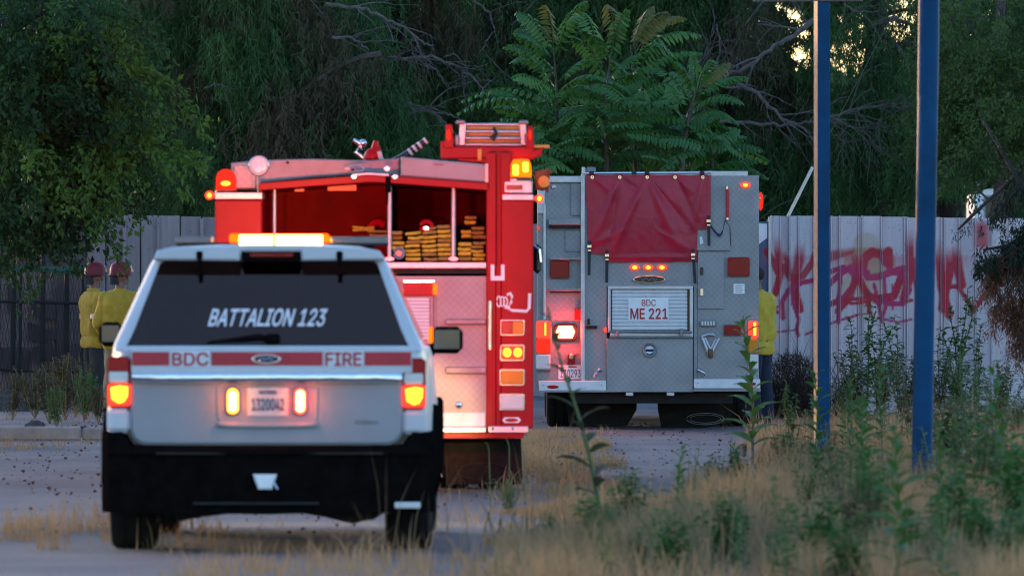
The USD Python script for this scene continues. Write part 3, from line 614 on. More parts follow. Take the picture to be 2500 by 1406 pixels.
prof = [(.02, 910), (-.005, 913), (-.012, 922), (-.005, 931), (.025, 936), (.05, 937), (.05, 909)]
S = [[(V.x(px), dy + (.02 if abs(px - 652) > 300 else 0), V.z(py)) for dy, py in prof] for px in np.linspace(322, 981, 12)]
cr.mesh(loft(S)); obj('chrome_trim', cr, 'chrome_wavy', tg, smooth=40)
q = MB(); V.poly(q, [(527, 944), (778, 946), (776, 1022), (768, 1034), (748, 1040), (560, 1038), (540, 1034), (529, 1020)], .048, .09, .006); pr = obj('plate_surround', q, 'silver_paint', tg, smooth=30)
q = MB(); q.tube([V.pt(px, 1036 + 3 * math.sin((px - 527) / 250 * 3.14), .045) for px in np.linspace(532, 774, 12)], .018, 8); obj('lower_lip', q, 'silver_paint', tg, smooth=True)
q = MB(); V.box(q, 604, 946, 704, 1016, .040, .047, .003); np_ = obj('number_plate', q, 'plate_white', tg)
q = MB(); V.text(q, '1320042', 614, 694, 972, 1002, .0395, depth=.003); V.text(q, 'CALIFORNIA', 632, 676, 953, 962, .0395, depth=.003); obj('plate_characters', q, 'text_dark', tg)
q = MB(); V.box(q, 866, 1024, 922, 1033, .048, .056, .002); obj('model_badge', q, 'dull_metal', tg)
for px, a, col in ((568, 'lit_amber', 0), (733, 'lit_amber', 1)):
    q = MB(); V.poly(q, rrect(px - 15, 946, px + 15, 1012, 13), .02, .055, .006); st_ = obj('strobe_lamp', q, 'gloss_black', suv, smooth=40)
    q = MB(); V.poly(q, rrect(px - 13, 949, px + 13, 1009, 12), -.012, .022, .008); obj('lens', q, 'strobe_lens_amber' if col == 0 else 'strobe_lens_red', st_)
    q = MB(); V.poly(q, rrect(px - 9, 954, px + 9, 1004, 8.5), -.034, -.010, .006); obj('bulb', q, 'strobe_amber', st_)
# tail lamps wrap round the corners
for s, a, b in ((-1, 262, 319), (1, 982, 1039)):
    o = 0 if s < 0 else 4
    q = MB(); V.box(q, a, 870 + o, b, 996 + o, .055, .30, .02); tl = obj('tail_lamp', q, 'dark_red_lens', suv)
    q = MB(); V.box(q, a + 3, 872 + o, b - 3, 905 + o, .045, .12, .008); obj('upper_lens', q, 'red_lens', tl)
    q = MB(); V.box(q, a + 4, 907 + o, b - 6, 934 + o, .045, .12, .008); obj('reverse_lens', q, 'clear_lens', tl)
    q = MB(); V.box(q, a + 1, 936 + o, b - 1, 990 + o, .045, .12, .012); obj('brake_lens', q, 'lit_red', tl)
    q = MB(); V.poly(q, [(a + 8, 946 + o), (a + 30, 941 + o), (b - 7, 944 + o), (b - 8, 966 + o), (b - 16, 980 + o), (a + 28, 984 + o), (a + 11, 974 + o)], .034, .046, .004); obj('bulb', q, 'lit_yellow', tl)
    q = MB(); V.box(q, a - 2, 995 + o, b - 1, 1057 + o, .052, .35, .03); obj('corner_panel', q, 'white_paint', suv)
# bumper, underbody, wheels
q = MB(); S = []
for x, yy in [(-1.003, .575), (-.998, .18), (-.95, .07), (-.87, .035), (-.82, .02), (-.4, -.02), (0, -.03), (.4, -.02), (.82, .02), (.87, .035), (.95, .07), (.998, .18), (1.003, .575)]:
    lo_ = .245
    zt_ = .648 if abs(x) < .7 else .652 if abs(x) < .85 else .728
    S.append([(x, yy + .02, zt_), (x, yy - .02, zt_ - .022), (x, yy - .03, .60), (x, yy - .005, .575), (x, yy - .005, .42), (x, yy + .03, lo_), (x * .97, max(yy, .35) + .005, lo_), (x * .97, max(yy, .35) + .005, zt_)])
q.mesh(loft(S)); bp = obj('rear_bumper', q, 'black_plastic', suv, smooth=35)
q = MB(); V.box(q, 380, 1104, 935, 1109, -.052, .0, .003); obj('step_pad', q, 'dark_metal', bp)
q = MB(); V.poly(q, [(617, 1157), (676, 1157), (672, 1170), (664, 1194), (630, 1194), (621, 1170)], -.075, -.03, .01); hc = obj('hitch_cover', q, 'light_sign', suv)
q = MB(); V.tube(q, [(668, 1178, -.06), (677, 1194, -.065)], .008, 6); obj('hitch_pin', q, 'chrome', hc)
for a, b in ((963, 1027),):
    q = MB(); V.box(q, a, 1225, b, 1240, -.01, .03, .006); obj('reflector', q, 'clear_lens', suv)
q = MB(); V.box(q, 470, 1225, 780, 1232, -.038, .03, .006); obj('bumper_crease', q, 'dark_metal', bp)
q = MB(); q.box(-.92, .92, .45, 5.0, .30, .42, .04); S_ = [(-.75, .42), (-.55, .18), (-.42, .205), (-.25, .225), (0, .222), (.2, .228), (.34, .205), (.50, .165), (.58, .185), (.63, .19), (.7, .24), (.8, .42)]
q.prism(S_, .5, .75); q.tube([(-.8, 1.02, .36), (.8, 1.02, .36)], .06, 10); q.ellipsoid((.0, 1.02, .36), (.17, .2, .15)); obj('underbody', q, 'dark_metal', suv)
q = MB(); q.tube([(.55, 1.6, .27), (.66, .55, .27), (.72, .2, .27)], .035, 10); obj('exhaust_pipe', q, 'dull_metal', suv)
for x in (-.835, .835):
    for y in (1.02, 4.07): wheel(suv, x, y, .395, .285)
for s in (-1, 1):
    for y in (1.02, 4.07):
        t_ = np.linspace(math.radians(-8), math.radians(188), 22); q = MB(); q.tube([(s * (.99), y + .455 * math.cos(a), .40 + .455 * math.sin(a)) for a in t_], .030, 6); obj('wheel_flare', q, 'black_plastic', suv, smooth=True)
    q = MB(); q.box(s * .93, s * 1.0, 1.5, 3.6, .30, .42, .03); obj('running_board', q, 'black_plastic', suv)
    # door mirrors
    dy = 3.35; a, b = (244, 297) if s < 0 else (1050, 1130)
    a, b = (V.x(242, dy), V.x(300, dy)) if s < 0 else (V.x(1052, dy), V.x(1130, dy))
    zt, zb = (V.z(786, dy), V.z(846, dy)) if s < 0 else (V.z(797, dy), V.z(863, dy))
    q = MB(); q.box(a, b, dy - .06, dy + .16, zb, zt, .035); mi = obj('door_mirror', q, 'black_plastic', suv, smooth=30)
    q = MB(); q.box(a + .02, b - .02, dy - .068, dy - .062, zb + .03, zt - .02, .002); obj('mirror_glass', q, 'mirror_glass', mi)
    q = MB(); q.box(s * .90, s * (abs(a if s > 0 else b) + .03), dy - .02, dy + .07, zb - .02, zb + .06, .02); obj('mirror_arm', q, 'black_plastic', mi)
    if s > 0:
        q = MB(); q.box(a - .016, a + .012, dy - .058, dy - .03, zb + .07, zt - .005, .003); obj('turn_indicator', q, 'lit_amber_soft', mi)
    q = MB(); q.box(s * .62, s * .90, 5.02, 5.14, .80, .98, .03); hl = obj('headlight', q, 'clear_lens', suv)
    q = MB(); q.box(s * .70, s * .86, 5.141, 5.15, .83, .93); obj('beam', q, 'headlamp', hl)
q = MB(); q.box(-.66, .66, 4.98, 5.15, .62, .98, .05); obj('grille', q, 'black_plastic', suv)
q = MB(); q.box(-.93, .93, 4.95, 5.2, .34, .60, .06); obj('front_bumper', q, 'black_plastic', suv)
# light bar
dy = 1.9
q = MB(); V.box(q, 428, 592, 948, 600, dy, dy + .30, .01); lb = obj('light_bar', q, 'dark_metal', suv)
q = MB(); V.box(q, 428, 577, 520, 595, dy - .005, dy + .30, .012); obj('clear_dome', q, 'smoky_lens', lb); q = MB(); V.box(q, 806, 578, 948, 596, dy - .005, dy + .30, .012); obj('clear_dome', q, 'smoky_lens', lb)
q = MB(); V.box(q, 560, 571, 802, 594, dy + .01, dy + .29, .012); obj('amber_dome', q, 'lit_amber_soft', lb)
for a, b in ((584, 666), (672, 787)):
    q = MB(); V.box(q, a, 574, b, 598, dy - .03, dy + .01, .006); obj('amber_lamp', q, 'lit_white_hot', lb)
for a, b, mt in ((440, 500, 'front_red'), (600, 680, 'front_amber'), (860, 930, 'front_red')):
    q = MB(); V.box(q, a, 582, b, 593, dy + .302, dy + .31); obj('front_lamp', q, mt, lb)
for px in (470, 905):
    q = MB(); V.box(q, px - 10, 598, px + 10, 618, dy + .1, dy + .2, .006); obj('bar_foot', q, 'dark_metal', lb)
for px_ in (-.78, .78):   # the two headlamps shine on the engine ahead
    sl = UsdLux.SphereLight.Define(stage, numbered(str(suv.GetPath()), 'headlamp_light'))
    sl.CreateRadiusAttr(.05); sl.CreateIntensityAttr(HEAD_I); sl.CreateNormalizeAttr(True); sl.CreateColorAttr(Gf.Vec3f(1, .62, .22))
    sh = UsdLux.ShapingAPI.Apply(sl.GetPrim()); sh.CreateShapingConeAngleAttr(4.0); sh.CreateShapingConeSoftnessAttr(.8)
    sl.AddTranslateOp().Set(Gf.Vec3d(px_, 5.25, .88)); sl.AddRotateXOp().Set(90 - 2.2)

for px_ in (-.45, .55):   # the forward red modules of the light bar
    sl = UsdLux.SphereLight.Define(stage, numbered(str(suv.GetPath()), 'light_bar_light'))
    sl.CreateRadiusAttr(.04); sl.CreateIntensityAttr(BAR_I); sl.CreateNormalizeAttr(True); sl.CreateColorAttr(Gf.Vec3f(1, .05, .05))
    sh = UsdLux.ShapingAPI.Apply(sl.GetPrim()); sh.CreateShapingConeAngleAttr(10.0); sh.CreateShapingConeSoftnessAttr(.35)
    sl.AddTranslateOp().Set(Gf.Vec3d(px_, 2.32, 1.90)); sl.AddRotateZOp().Set(-1.5); sl.AddRotateXOp().Set(90 - 1.0)

sl = UsdLux.SphereLight.Define(stage, numbered(str(suv.GetPath()), 'light_bar_light'))   # its forward amber module
sl.CreateRadiusAttr(.04); sl.CreateIntensityAttr(BAR_I * .65); sl.CreateNormalizeAttr(True); sl.CreateColorAttr(Gf.Vec3f(1, .32, .03))
sh = UsdLux.ShapingAPI.Apply(sl.GetPrim()); sh.CreateShapingConeAngleAttr(5.0); sh.CreateShapingConeSoftnessAttr(.8)
sl.AddTranslateOp().Set(Gf.Vec3d(0, 2.32, 1.91)); sl.AddRotateZOp().Set(2.5); sl.AddRotateXOp().Set(90 + 2.0)

# ------------------------------------------------------------------ red fire engine
R = Rear(62.5, 915)
red = thing('red_fire_engine', 'red fire engine with an open hose bed and diamond plate back, in the middle', 'fire engine', (R.X0, R.Y0, 0))
def lamp(veh, parent, name, px0, py0, px1, py1, dy, lens_mat, bezel='chrome', core=None, r=4, th=.03):
    q = MB(); veh.poly(q, rrect(px0, py0, px1, py1, r), dy - th, dy + .02, .006); o = obj(name, q, bezel, parent, smooth=40)
    k = 3.2 * (veh.Y0 > 80 and .7 or 1)
    q = MB(); veh.poly(q, rrect(px0 + k, py0 + k, px1 - k, py1 - k, max(r - 1, 1)), dy - th - .018, dy - th + .004, .008); obj('lens', q, lens_mat, o, smooth=40)
    return o
def marker(veh, parent, px, py, rx, ry, dy, lit='lit_red', core='lit_yellow', name='marker_light'):
    q = MB(); veh.oval(q, px, py, rx, ry, dy - .03, dy + .01, 18, .008); o = obj(name, q, lit, parent, smooth=50)
    q = MB(); veh.oval(q, px, py, rx * .5, ry * .55, dy - .04, dy - .029, 14, .004); obj('bulb', q, core, o)
    return o
# body pieces
q = MB(); R.box(q, 640, 668, 1187, 1042, .0, .06); rear_panel = obj('rear_panel', q, 'lit_plate', red)
q = MB(); q.box(R.x(640), R.x(1187), .06, 6.2, .80, R.z(650)); obj('hose_bed_body', q, 'red_paint', red)
q = MB(); R.box(q, 525, 488, 640, 1045, -.02, 6.0, .012); lc = obj('left_column', q, 'red_paint', red)
q = MB(); R.box(q, 524, 470, 641, 487, -.03, .5, .006); obj('cap', q, 'aluminium', lc)
q = MB(); R.box(q, 1187, 372, 1212, 1046, -.03, 1.6, .01); R.box(q, 1222, 488, 1302, 1046, -.03, 6.0, .012); R.box(q, 1212, 650, 1222, 1046, -.028, .2); R.box(q, 1210, 372, 1224, 655, .03, .6); R.box(q, 1222, 372, 1246, 488, -.028, 1.6, .006)
rc = obj('right_column', q, 'red_paint', red)
q = MB(); R.box(q, 1226, 475, 1302, 489, -.036, .5, .005); obj('cap', q, 'aluminium', rc)
q = MB(); R.box(q, 1229, 441, 1300, 473, -.03, .25, .012); R.box(q, 1224, 436, 1262, 446, -.02, .2, .01); br = obj('beacon_bracket', q, 'aluminium', red)
q = MB(); R.box(q, 1236, 452, 1276, 464, -.034, -.025, .002); obj('slot', q, 'gloss_black', br)
# hose bed interior
for a in ((R.x(640) - .02, R.x(640), .02, 3.2, R.z(650), R.z(445)),): q = MB(); q.box(*a); obj('hose_bed_wall', q, 'red_paint', red)
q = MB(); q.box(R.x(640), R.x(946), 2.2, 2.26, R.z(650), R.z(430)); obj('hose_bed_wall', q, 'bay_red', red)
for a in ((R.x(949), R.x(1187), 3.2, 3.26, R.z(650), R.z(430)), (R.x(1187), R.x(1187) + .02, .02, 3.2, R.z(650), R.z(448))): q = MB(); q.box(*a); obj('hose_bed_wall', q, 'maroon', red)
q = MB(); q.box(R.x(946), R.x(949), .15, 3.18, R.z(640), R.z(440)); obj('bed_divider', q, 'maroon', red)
q = MB(); R.box(q, 640, 640, 1187, 655, -.045, .02, .006); obj('tail_rail', q, 'aluminium', red)
q = MB(); R.box(q, 640, 656, 1187, 668, -.005, .06); obj('dark_band', q, 'dark_metal', red)
q = MB(); q.box(R.x(640), R.x(1187), .0, 3.2, R.z(655) - .06, R.z(640) - .006); obj('hose_bed_floor', q, 'dull_metal', red)
# sloping bed covers
def slab(pts, dy0, dy1, th):
    q = MB(); P = [(R.x(a), R.z(b)) for a, b in pts]; P = P + [(x, z - th) for x, z in P[::-1]]; return q.prism(P, dy0, dy1, .006)
obj('bed_cover', slab([(632, 448), (760, 438), (900, 428), (948, 430)], -.10, 3.2, .055), 'red_paint', red)
obj('bed_cover', slab([(948, 430), (980, 432), (1192, 448)], -.10, 3.2, .055), 'red_paint', red)
obj('cover_edge', slab([(860, 425), (900, 422), (950, 425)], -.13, -.09, .02), 'aluminium', red)
q = MB(); R.poly(q, [(978, 383), (1190, 402), (1192, 446), (978, 430)], -.06, 1.4, .012); hb = obj('hatch_box', q, 'hatch_grey', red)
q = MB(); R.box(q, 1060, 396, 1084, 402, -.08, -.055, .004); obj('handle', q, 'dull_metal', hb)
q = MB(); R.box(q, 1184, 400, 1192, 446, -.07, -.055, .003); obj('edge_strip', q, 'reflective', hb)
q = MB(); R.poly(q, [(564, 398), (636, 391), (760, 388), (905, 392), (975, 386), (976, 430), (900, 424), (760, 434), (640, 446), (625, 463), (566, 464)], .9, 1.0, .01); hp = obj('front_bulkhead', q, 'bulkhead_grey', red)
q = MB(); R.box(q, 571, 404, 624, 460, .87, .9, .004); obj('tread_panel', q, 'diamond_plate', hp)
for px in (702, 861): 
    q = MB(); R.oval(q, px, 397 if px < 800 else 415, 4, 3, .88, .9, 10); obj('bolt', q, 'dark_metal', hp)
for px, w in ((670, 9), (951, 12), (1107, 12)):
    q = MB(); R.tube(q, [(px, 455, .04), (px, 636, .04)], w / 2 / 320, 10); o = obj('bed_post', q, 'aluminium', red, smooth=50)
    q = MB(); R.oval(q, px, 632, 12, 5, .0, .08, 12); obj('foot', q, 'aluminium', o)
q = MB(); R.box(q, 941, 431, 954, 470, -.12, -.05, .006); R.tube(q, [(947, 430, -.1), (945, 500, -.04)], .008, 6); obj('cover_latch', q, 'black_plastic', red)
for px, py in ((945, 412), (964, 432), (865, 432)):
    q = MB(); R.oval(q, px, py, 9, 8, -.13, -.09, 14, .01); obj('cover_hinge', q, 'chrome', red)
# strips inside lit by the flashing lamps: reflective tape
for a, b, c, d in ((720, 444, 742, 468), (800, 452, 870, 466)):
    q = MB(); R.box(q, a, b, c, d, 1.0, 1.02); obj('marker_tape', q, 'reflective', red)
# lamps on the left
q = MB(); q.lathe([(.075, 0), (.08, .02), (.078, .10), (.062, .145), (.03, .165), (.0, .17)], R.pt(552, 467, .1), 'z', 24); bc = obj('red_beacon', q, 'lit_red_dim', red, smooth=50)
q = MB(); q.lathe([(.085, -.02), (.085, .005), (.0, .006)], R.pt(552, 467, .1), 'z', 20); obj('base', q, 'gloss_black', bc)
q = MB(); R.oval(q, 551, 448, 12, 6, .01, .02, 14); obj('bulb', q, 'lit_red_hot', bc)
q = MB(); q.lathe([(.0, -.08), (.05, -.07), (.078, -.02), (.08, .02), (.074, .025)], R.pt(632, 405, .0), 'y', 28); sp_ = obj('spotlight', q, 'chrome', red, smooth=50)
q = MB(); q.lathe([(.074, .018), (.05, .03), (.0, .034)], R.pt(632, 405, .0), 'y', 24); obj('lens', q, 'clear_lens', sp_)
q = MB(); R.oval(q, 630, 415, 9, 7, -.04, -.03, 12); obj('bulb', q, 'white_sign', sp_)
q = MB(); R.tube(q, [(632, 430, 0), (632, 470, 0)], .012, 8); obj('stand', q, 'dull_metal', sp_)
marker(R, red, 511, 477, 11, 11, -.01, 'lit_red', 'lit_red_hot'); marker(R, red, 1317, 485, 10, 10, -.01, 'lit_red', 'lit_yellow')
q = MB(); R.box(q, 508, 470, 527, 484, .0, .08, .006); R.box(q, 1300, 478, 1318, 492, .0, .08, .006); obj('marker_bracket', q, 'dull_metal', red)
# amber beacon
q = MB(); q.lathe([(.078, 0), (.08, .02), (.075, .10), (.058, .135), (.0, .14)], R.pt(1272, 433, .1), 'z', 24); bc = obj('amber_beacon', q, 'lit_amber_soft', red, smooth=50)
q = MB(); R.box(q, 1252, 402, 1266, 428, .01, .03, .01); R.box(q, 1276, 396, 1290, 420, .005, .03, .01); obj('bulb', q, 'lit_amber', bc)
q = MB(); q.lathe([(.085, -.02), (.085, .004), (.0, .005)], R.pt(1272, 434, .1), 'z', 20); obj('base', q, 'gloss_black', bc)
# ladder gantry
q = MB(); R.box(q, 1078, 358, 1306, 388, .2, .5, .01); R.box(q, 1075, 345, 1100, 385, .3, .6, .008); R.poly(q, [(1088, 304), (1104, 304), (1108, 362), (1086, 362)], .18, .24, .006); R.poly(q, [(1288, 308), (1301, 308), (1304, 362), (1284, 362)], .18, .24, .006); R.box(q, 1118, 384, 1250, 402, .22, .34, .006); R.box(q, 1196, 384, 1250, 420, .24, .5)
gt = obj('ladder_gantry', q, 'red_paint', red)
q = MB(); R.oval(q, 1095, 330, 5, 14, .165, .185, 16); R.oval(q, 1294, 330, 4, 13, .165, .185, 16); obj('gantry_lens', q, 'lit_red_dim', gt)
q = MB(); R.poly(q, [(1300, 368), (1326, 360), (1322, 380), (1296, 388)], .15, .4, .006); obj('gantry_arm', q, 'red_paint', gt)
q = MB(); R.box(q, 1302, 354, 1342, 362, .2, .4, .006); obj('wooden_block', q, 'wood_orange', gt)
q = MB(); R.box(q, 1166, 364, 1176, 392, .16, .21); obj('strap_clip', q, 'wood_orange', gt)
ld = thing('roof_ladder', 'silver ladder lying on the rack above the red fire engine', 'ladder', (R.X0, R.Y0, 0))
q = MB()
for a, b in ((1118, 1134), (1272, 1288)):
    o = obj('rail', MB().add(*(lambda m: m.out())(MB().prism([(R.x(a), R.z(354)), (R.x(b), R.z(354)), (R.x(b + (4 if a < 1200 else -4)), R.z(299)), (R.x(a + (4 if a < 1200 else -4)), R.z(299))], .25, 3.4, .006))), 'aluminium', ld)
for i, py in enumerate((303, 320, 336, 352)):
    q = MB(); dyr = .3 + i * .02; q.tube([(R.x(1126, dyr), dyr, R.z(py)), (R.x(1282, dyr), dyr, R.z(py))], .011, 8); obj('rung', q, 'aluminium', ld, smooth=50)
q = MB(); 
for a in ((309, 317), (324, 333), (340, 356)): q = MB(); R.box(q, 1134, a[0], 1274, a[1], .5, .9); obj('wooden_slat', q, 'wood_orange', ld)  # plain orange slats between the rungs
q = MB(); R.tube(q, [(1205, 312, .26), (1212, 326, .25), (1203, 344, .25)], .014, 6); R.tube(q, [(1196, 338, .25), (1214, 322, .25)], .010, 6); obj('tie_strap', q, 'strap_black', ld)
for a in ((1112, 294, 1136, 304, .22, .3, .01), (1266, 294, 1290, 304, .22, .3, .01), (1110, 330, 1122, 356, .2, .26, .01), (1280, 326, 1296, 352, .2, .26, .01)): q = MB(); R.box(q, *a); obj('end_fitting', q, 'dull_metal', ld)
# deck gun
dg = thing('deck_gun', 'red water cannon with black nozzle on the roof of the red engine', 'water cannon', (R.X0, R.Y0, 0))
Rg = R
q = MB(); q.ellipsoid(R.pt(910, 385, 1.4), (.07, .07, .075), 2); R.tube(q, [(912, 410, 1.4), (910, 385, 1.4), (920, 355, 1.4)], [.06, .07, .03], 10); R.tube(q, [(905, 398, 1.4), (945, 412, 1.4), (960, 405, 1.4)], [.05, .045, .04], 10); R.box(q, 888, 400, 960, 424, 1.3, 1.5, .02); obj('body', q, 'red_paint', dg, smooth=40)
q = MB(); R.tube(q, [(955, 402, 1.4), (985, 384, 1.4), (1042, 342, 1.4)], [.04, .032, .022], 12); br = obj('barrel', q, 'gloss_black', dg, smooth=40)
for t in (.25, .45, .65, .9):
    a = np.array([985, 384.]) * (1 - t) + np.array([1042, 342.]) * t; b = a + [5, -3.7]; q = MB(); R.tube(q, [(*a, 1.4), (*b, 1.4)], .034 - .008 * t, 12); obj('barrel_ring', q, 'pole_white', br)
q = MB(); R.tube(q, [(862, 342, 1.4), (886, 356, 1.4), (880, 362, 1.4)], [.016, .022, .03], 8); R.tube(q, [(884, 350, 1.4), (868, 372, 1.4), (900, 395, 1.4)], .014, 8); q.ellipsoid(R.pt(886, 350, 1.4), .03); obj('hand_wheel', q, 'chrome', dg, smooth=50)
q = MB(); R.tube(q, [(918, 345, 1.38), (915, 362, 1.38)], [.02, .03], 8); obj('valve_cap', q, 'red_paint', dg)
q = MB(); R.tube(q, [(925, 370, 1.36), (930, 390, 1.36)], .02, 8); R.tube(q, [(930, 388, 1.36), (950, 405, 1.36)], .016, 8); R.box(q, 900, 408, 920, 420, 1.28, 1.3); obj('pipe', q, 'pole_white', dg)
cw = thing('coiled_cable', 'silver hoop of cable beside the water cannon on the red engine', 'cable', (R.X0, R.Y0, 0)); q = MB(); R.ring(q, 868, 413, 20, 8, .008, .2); obj('loop', q, 'aluminium', cw); 
q = MB(); R.oval(q, 848, 413, 7, 5, .15, .2, 12, .01); obj('pad', q, 'reflective', cw)
# brown tool holder to the right
th_ = obj('tool_bracket', R.poly(MB(), [(1306, 420), (1336, 412), (1350, 418), (1348, 424), (1338, 426), (1336, 460), (1326, 466), (1306, 462)], .3, .6, .01), 'wood_brown', red)
q = MB(); R.tube(q, [(1340, 416, .28), (1338, 450, .28), (1335, 470, .28)], .012, 6); obj('leather_strap', q, 'leather', th_)
q = MB(); q.ellipsoid(R.pt(1350, 457, .3), (.022, .02, .016)); obj('knob', q, 'chrome', th_, smooth=True)
q = MB(); q.lathe([(.0, -.03), (.04, -.02), (.045, .02), (.0, .03)], R.pt(1328, 444, .28), 'y', 16); obj('nozzle', q, 'wood_orange', th_)
# right column details
q = MB(); R.box(q, 1198, 646, 1207, 684, -.05, -.028, .003); R.box(q, 1223, 646, 1232, 684, -.05, -.028, .003); R.box(q, 1198, 674, 1232, 685, -.052, -.029, .003); obj('u_bracket', q, 'white_sign', red)
q = MB(); R.tube(q, [(1196, 736, -.07), (1196, 852, -.07)], 5.5 / 320, 10); R.tube(q, [(1196, 740, -.02), (1196, 738, -.07)], .012, 8); R.tube(q, [(1196, 850, -.02), (1196, 850, -.07)], .012, 8); obj('grab_rail', q, 'chrome', red, smooth=50)
q = MB()
for i, px in enumerate((1218, 1226, 1234)): R.ring(q, px, 736, 5, 13 - i, .006, -.045, 12)
R.tube(q, [(1238, 720, -.04), (1246, 716, -.04), (1250, 724, -.04), (1248, 738, -.04), (1240, 752, -.04), (1250, 758, -.04), (1286, 760, -.04), (1292, 752, -.04), (1293, 716, -.04)], .012, 8); R.tube(q, [(1232, 748, -.04), (1244, 752, -.04)], .016, 6); obj('hose_hook', q, 'white_sign', red)
o = lamp(R, red, 'signal_lamp', 1220, 780, 1281, 819, -.03, 'dark_red_lens'); q = MB(); R.box(q, 1252, 785, 1277, 815, -.085, -.07, .005); obj('amber_half', q, 'amber_lens', o)
o = lamp(R, red, 'brake_lamp', 1220, 841, 1281, 881, -.03, 'lit_red'); 
for px in (1238, 1264): q = MB(); R.oval(q, px, 860, 10, 11, -.088, -.074, 18, .004); obj('bulb', q, 'lit_yellow', o)
o = lamp(R, red, 'amber_lamp', 1219, 901, 1281, 941, -.03, 'amber_lens'); o = lamp(R, red, 'reverse_lamp', 1219, 961, 1281, 1002, -.03, 'clear_lens')
q = MB(); R.poly(q, [(1232, 1018), (1266, 1018), (1272, 1025), (1266, 1032), (1232, 1032), (1226, 1025)], -.036, -.028, .002); o = obj('reflector_plate', q, 'white_sign', red)
q = MB(); R.oval(q, 1249, 1025, 16, 4.5, -.042, -.034, 16); obj('reflector', q, 'red_lens', o)
# back panel details
q = MB(); R.box(q, 640, 1007, 1185, 1041, -.02, .01, .004); obj('bumper_plate', q, 'light_sign', red)
q = MB(); R.box(q, 640, 1042, 1187, 1056, -.10, .1, .006); obj('step_edge', q, 'aluminium', red); q = MB(); R.box(q, 1191, 1040, 1290, 1056, -.08, .1, .006); obj('step_edge', q, 'aluminium', red)
for px in (1203, 1252): q = MB(); q.ellipsoid(R.pt(px, 1046, -.085), .012, 1); obj('step_bolt', q, 'chrome', red)
q = MB(); q.box(R.x(645), R.x(1278), -.04, 6, R.z(1069), R.z(1056)); obj('lower_frame', q, 'red_paint', red)
q = MB(); R.box(q, 985, 683, 1062, 691, -.04, .01, .004); obj('shutter_rail', q, 'chrome', red)
q = MB(); R.box(q, 985, 692, 1064, 722, -.03, .0, .005); hd = obj('shutter_header', q, 'red_paint', red); q = MB(); R.box(q, 1057, 693, 1066, 719, -.05, -.028, .004); obj('amber_reflector', q, 'lit_amber_soft', hd)  # the amber piece is a small glowing lamp on the header
q = MB(); R.box(q, 1050, 724, 1058, 832, -.02, .0, .003); R.box(q, 1060, 724, 1065, 832, -.02, .0, .003); obj('shutter_frame', q, 'dull_metal', red)
for i in range(12):
    q = MB(); R.box(q, 960, 727 + i * 8.6, 1049, 734.6 + i * 8.6, -.014, .0, .004); obj('shutter_slat', q, 'light_sign', red)
for a, b in ((778, 792), (895, 912)): q = MB(); R.box(q, 1087, a, 1187, b, -.05, .0, .008); obj('step_bar', q, 'dull_metal', red)
q = MB(); q.lathe([(.0, .055), (.022, .05), (.03, .03), (.03, -.01)], R.pt(1120, 988, 0), 'y', 18); obj('tow_eye', q, 'chrome', red, smooth=50)
q = MB(); R.oval(q, 1068, 1085, 6, 6, -.08, -.06, 12); obj('side_marker', q, 'lit_amber', red)
q = MB(); R.tube(q, [(1071, 1105, -.02), (1072, 1150, -.02), (1078, 1165, -.02)], .012, 6); obj('hose_stub', q, 'pole_white', red)
for x in (-.92, .92):
    wheel(red, x, 1.75, .52, .30); wheel(red, x * .62, 1.75, .52, .28); wheel(red, x, 6.3, .52, .30)
q = MB(); R.poly(q, [(1082, 1070), (1272, 1070), (1276, 1182), (1090, 1182)], .95, .98); fl_ = obj('mud_flap', q, 'rubber', red)
q = MB(); R.ring(q, 1180, 1150, 62, 20, .006, .93); obj('flap_emblem', q, 'dark_metal', fl_)
q = MB(); q.box(R.x(660), R.x(1082), .95, .98, R.z(1170), R.z(1070)); obj('mud_flap', q, 'rubber', red)
q = MB(); q.box(-.5, .5, .1, 6, .62, .80); q.box(-1.05, 1.05, 2.4, 5.6, .45, .8); obj('chassis', q, 'dark_metal', red)
q = MB(); q.box(R.x(545), R.x(1296), 6.2, 8.6, .6, 2.38, .08); cb = obj('crew_cab', q, 'red_paint', red)
for s in (-1, 1): q = MB(); q.box(s * 1.16, s * 1.20, 6.6, 8.2, 1.5, 2.15, .01); obj('cab_window', q, 'gloss_black', cb)
# folded hose stacks in the bed
def hose_stack(px0, px1, py_top, py_bot, dy, label, mats, skew=0., n=None, hh=10.5, name='fire_hose'):
    t = thing(name, label, 'fire hose', (R.X0, R.Y0, 0), group=None); n = n or max(2, int(round((py_bot - py_top) / hh))); hh = (py_bot - py_top) / n
    for i in range(n):
        y1 = py_bot - i * hh; a = skew * (i / n); c = RNG.normal(0, 2.2); w = px1 - px0; sg_ = RNG.uniform(-1.2, 2.2); hh_ = hh
        mx_ = (px0 + px1) / 2 + c; P = [(px0 + c + 1, y1 - hh + 1.8 - a * .5), (mx_, y1 - hh + 1.6 - 1.2 * a + sg_), (px1 + c - 1, y1 - hh + 1.8 - 2 * a), (px1 + c + 1, y1 - hh * .5 - 2 * a), (px1 + c - 1, y1 - 1.0 - 2 * a), (mx_, y1 - 1.0 - 1.2 * a + sg_), (px0 + c + 1, y1 - 1.0 - a * .5), (px0 + c - 1, y1 - hh * .5 - a * .5)]
        q = MB(); R.poly(q, P, dy + RNG.normal(0, .012), dy + 1.7, .008); obj('fold', q, mats[int(RNG.integers(len(mats)))], t)
    return t
Yh, Ht = ['hose_yellow', 'hose_yellow', 'hose_yellow', 'hose_tan'], ['hose_tan', 'hose_yellow', 'hose_tan']
hose_stack(957, 988, 588, 610, .12, 'short brown topped hose stack just right of the middle post', Yh); hose_stack(958, 984, 562, 586, .16, 'brown hose folds lying over the stack beside the middle post', ['hose_tan'])
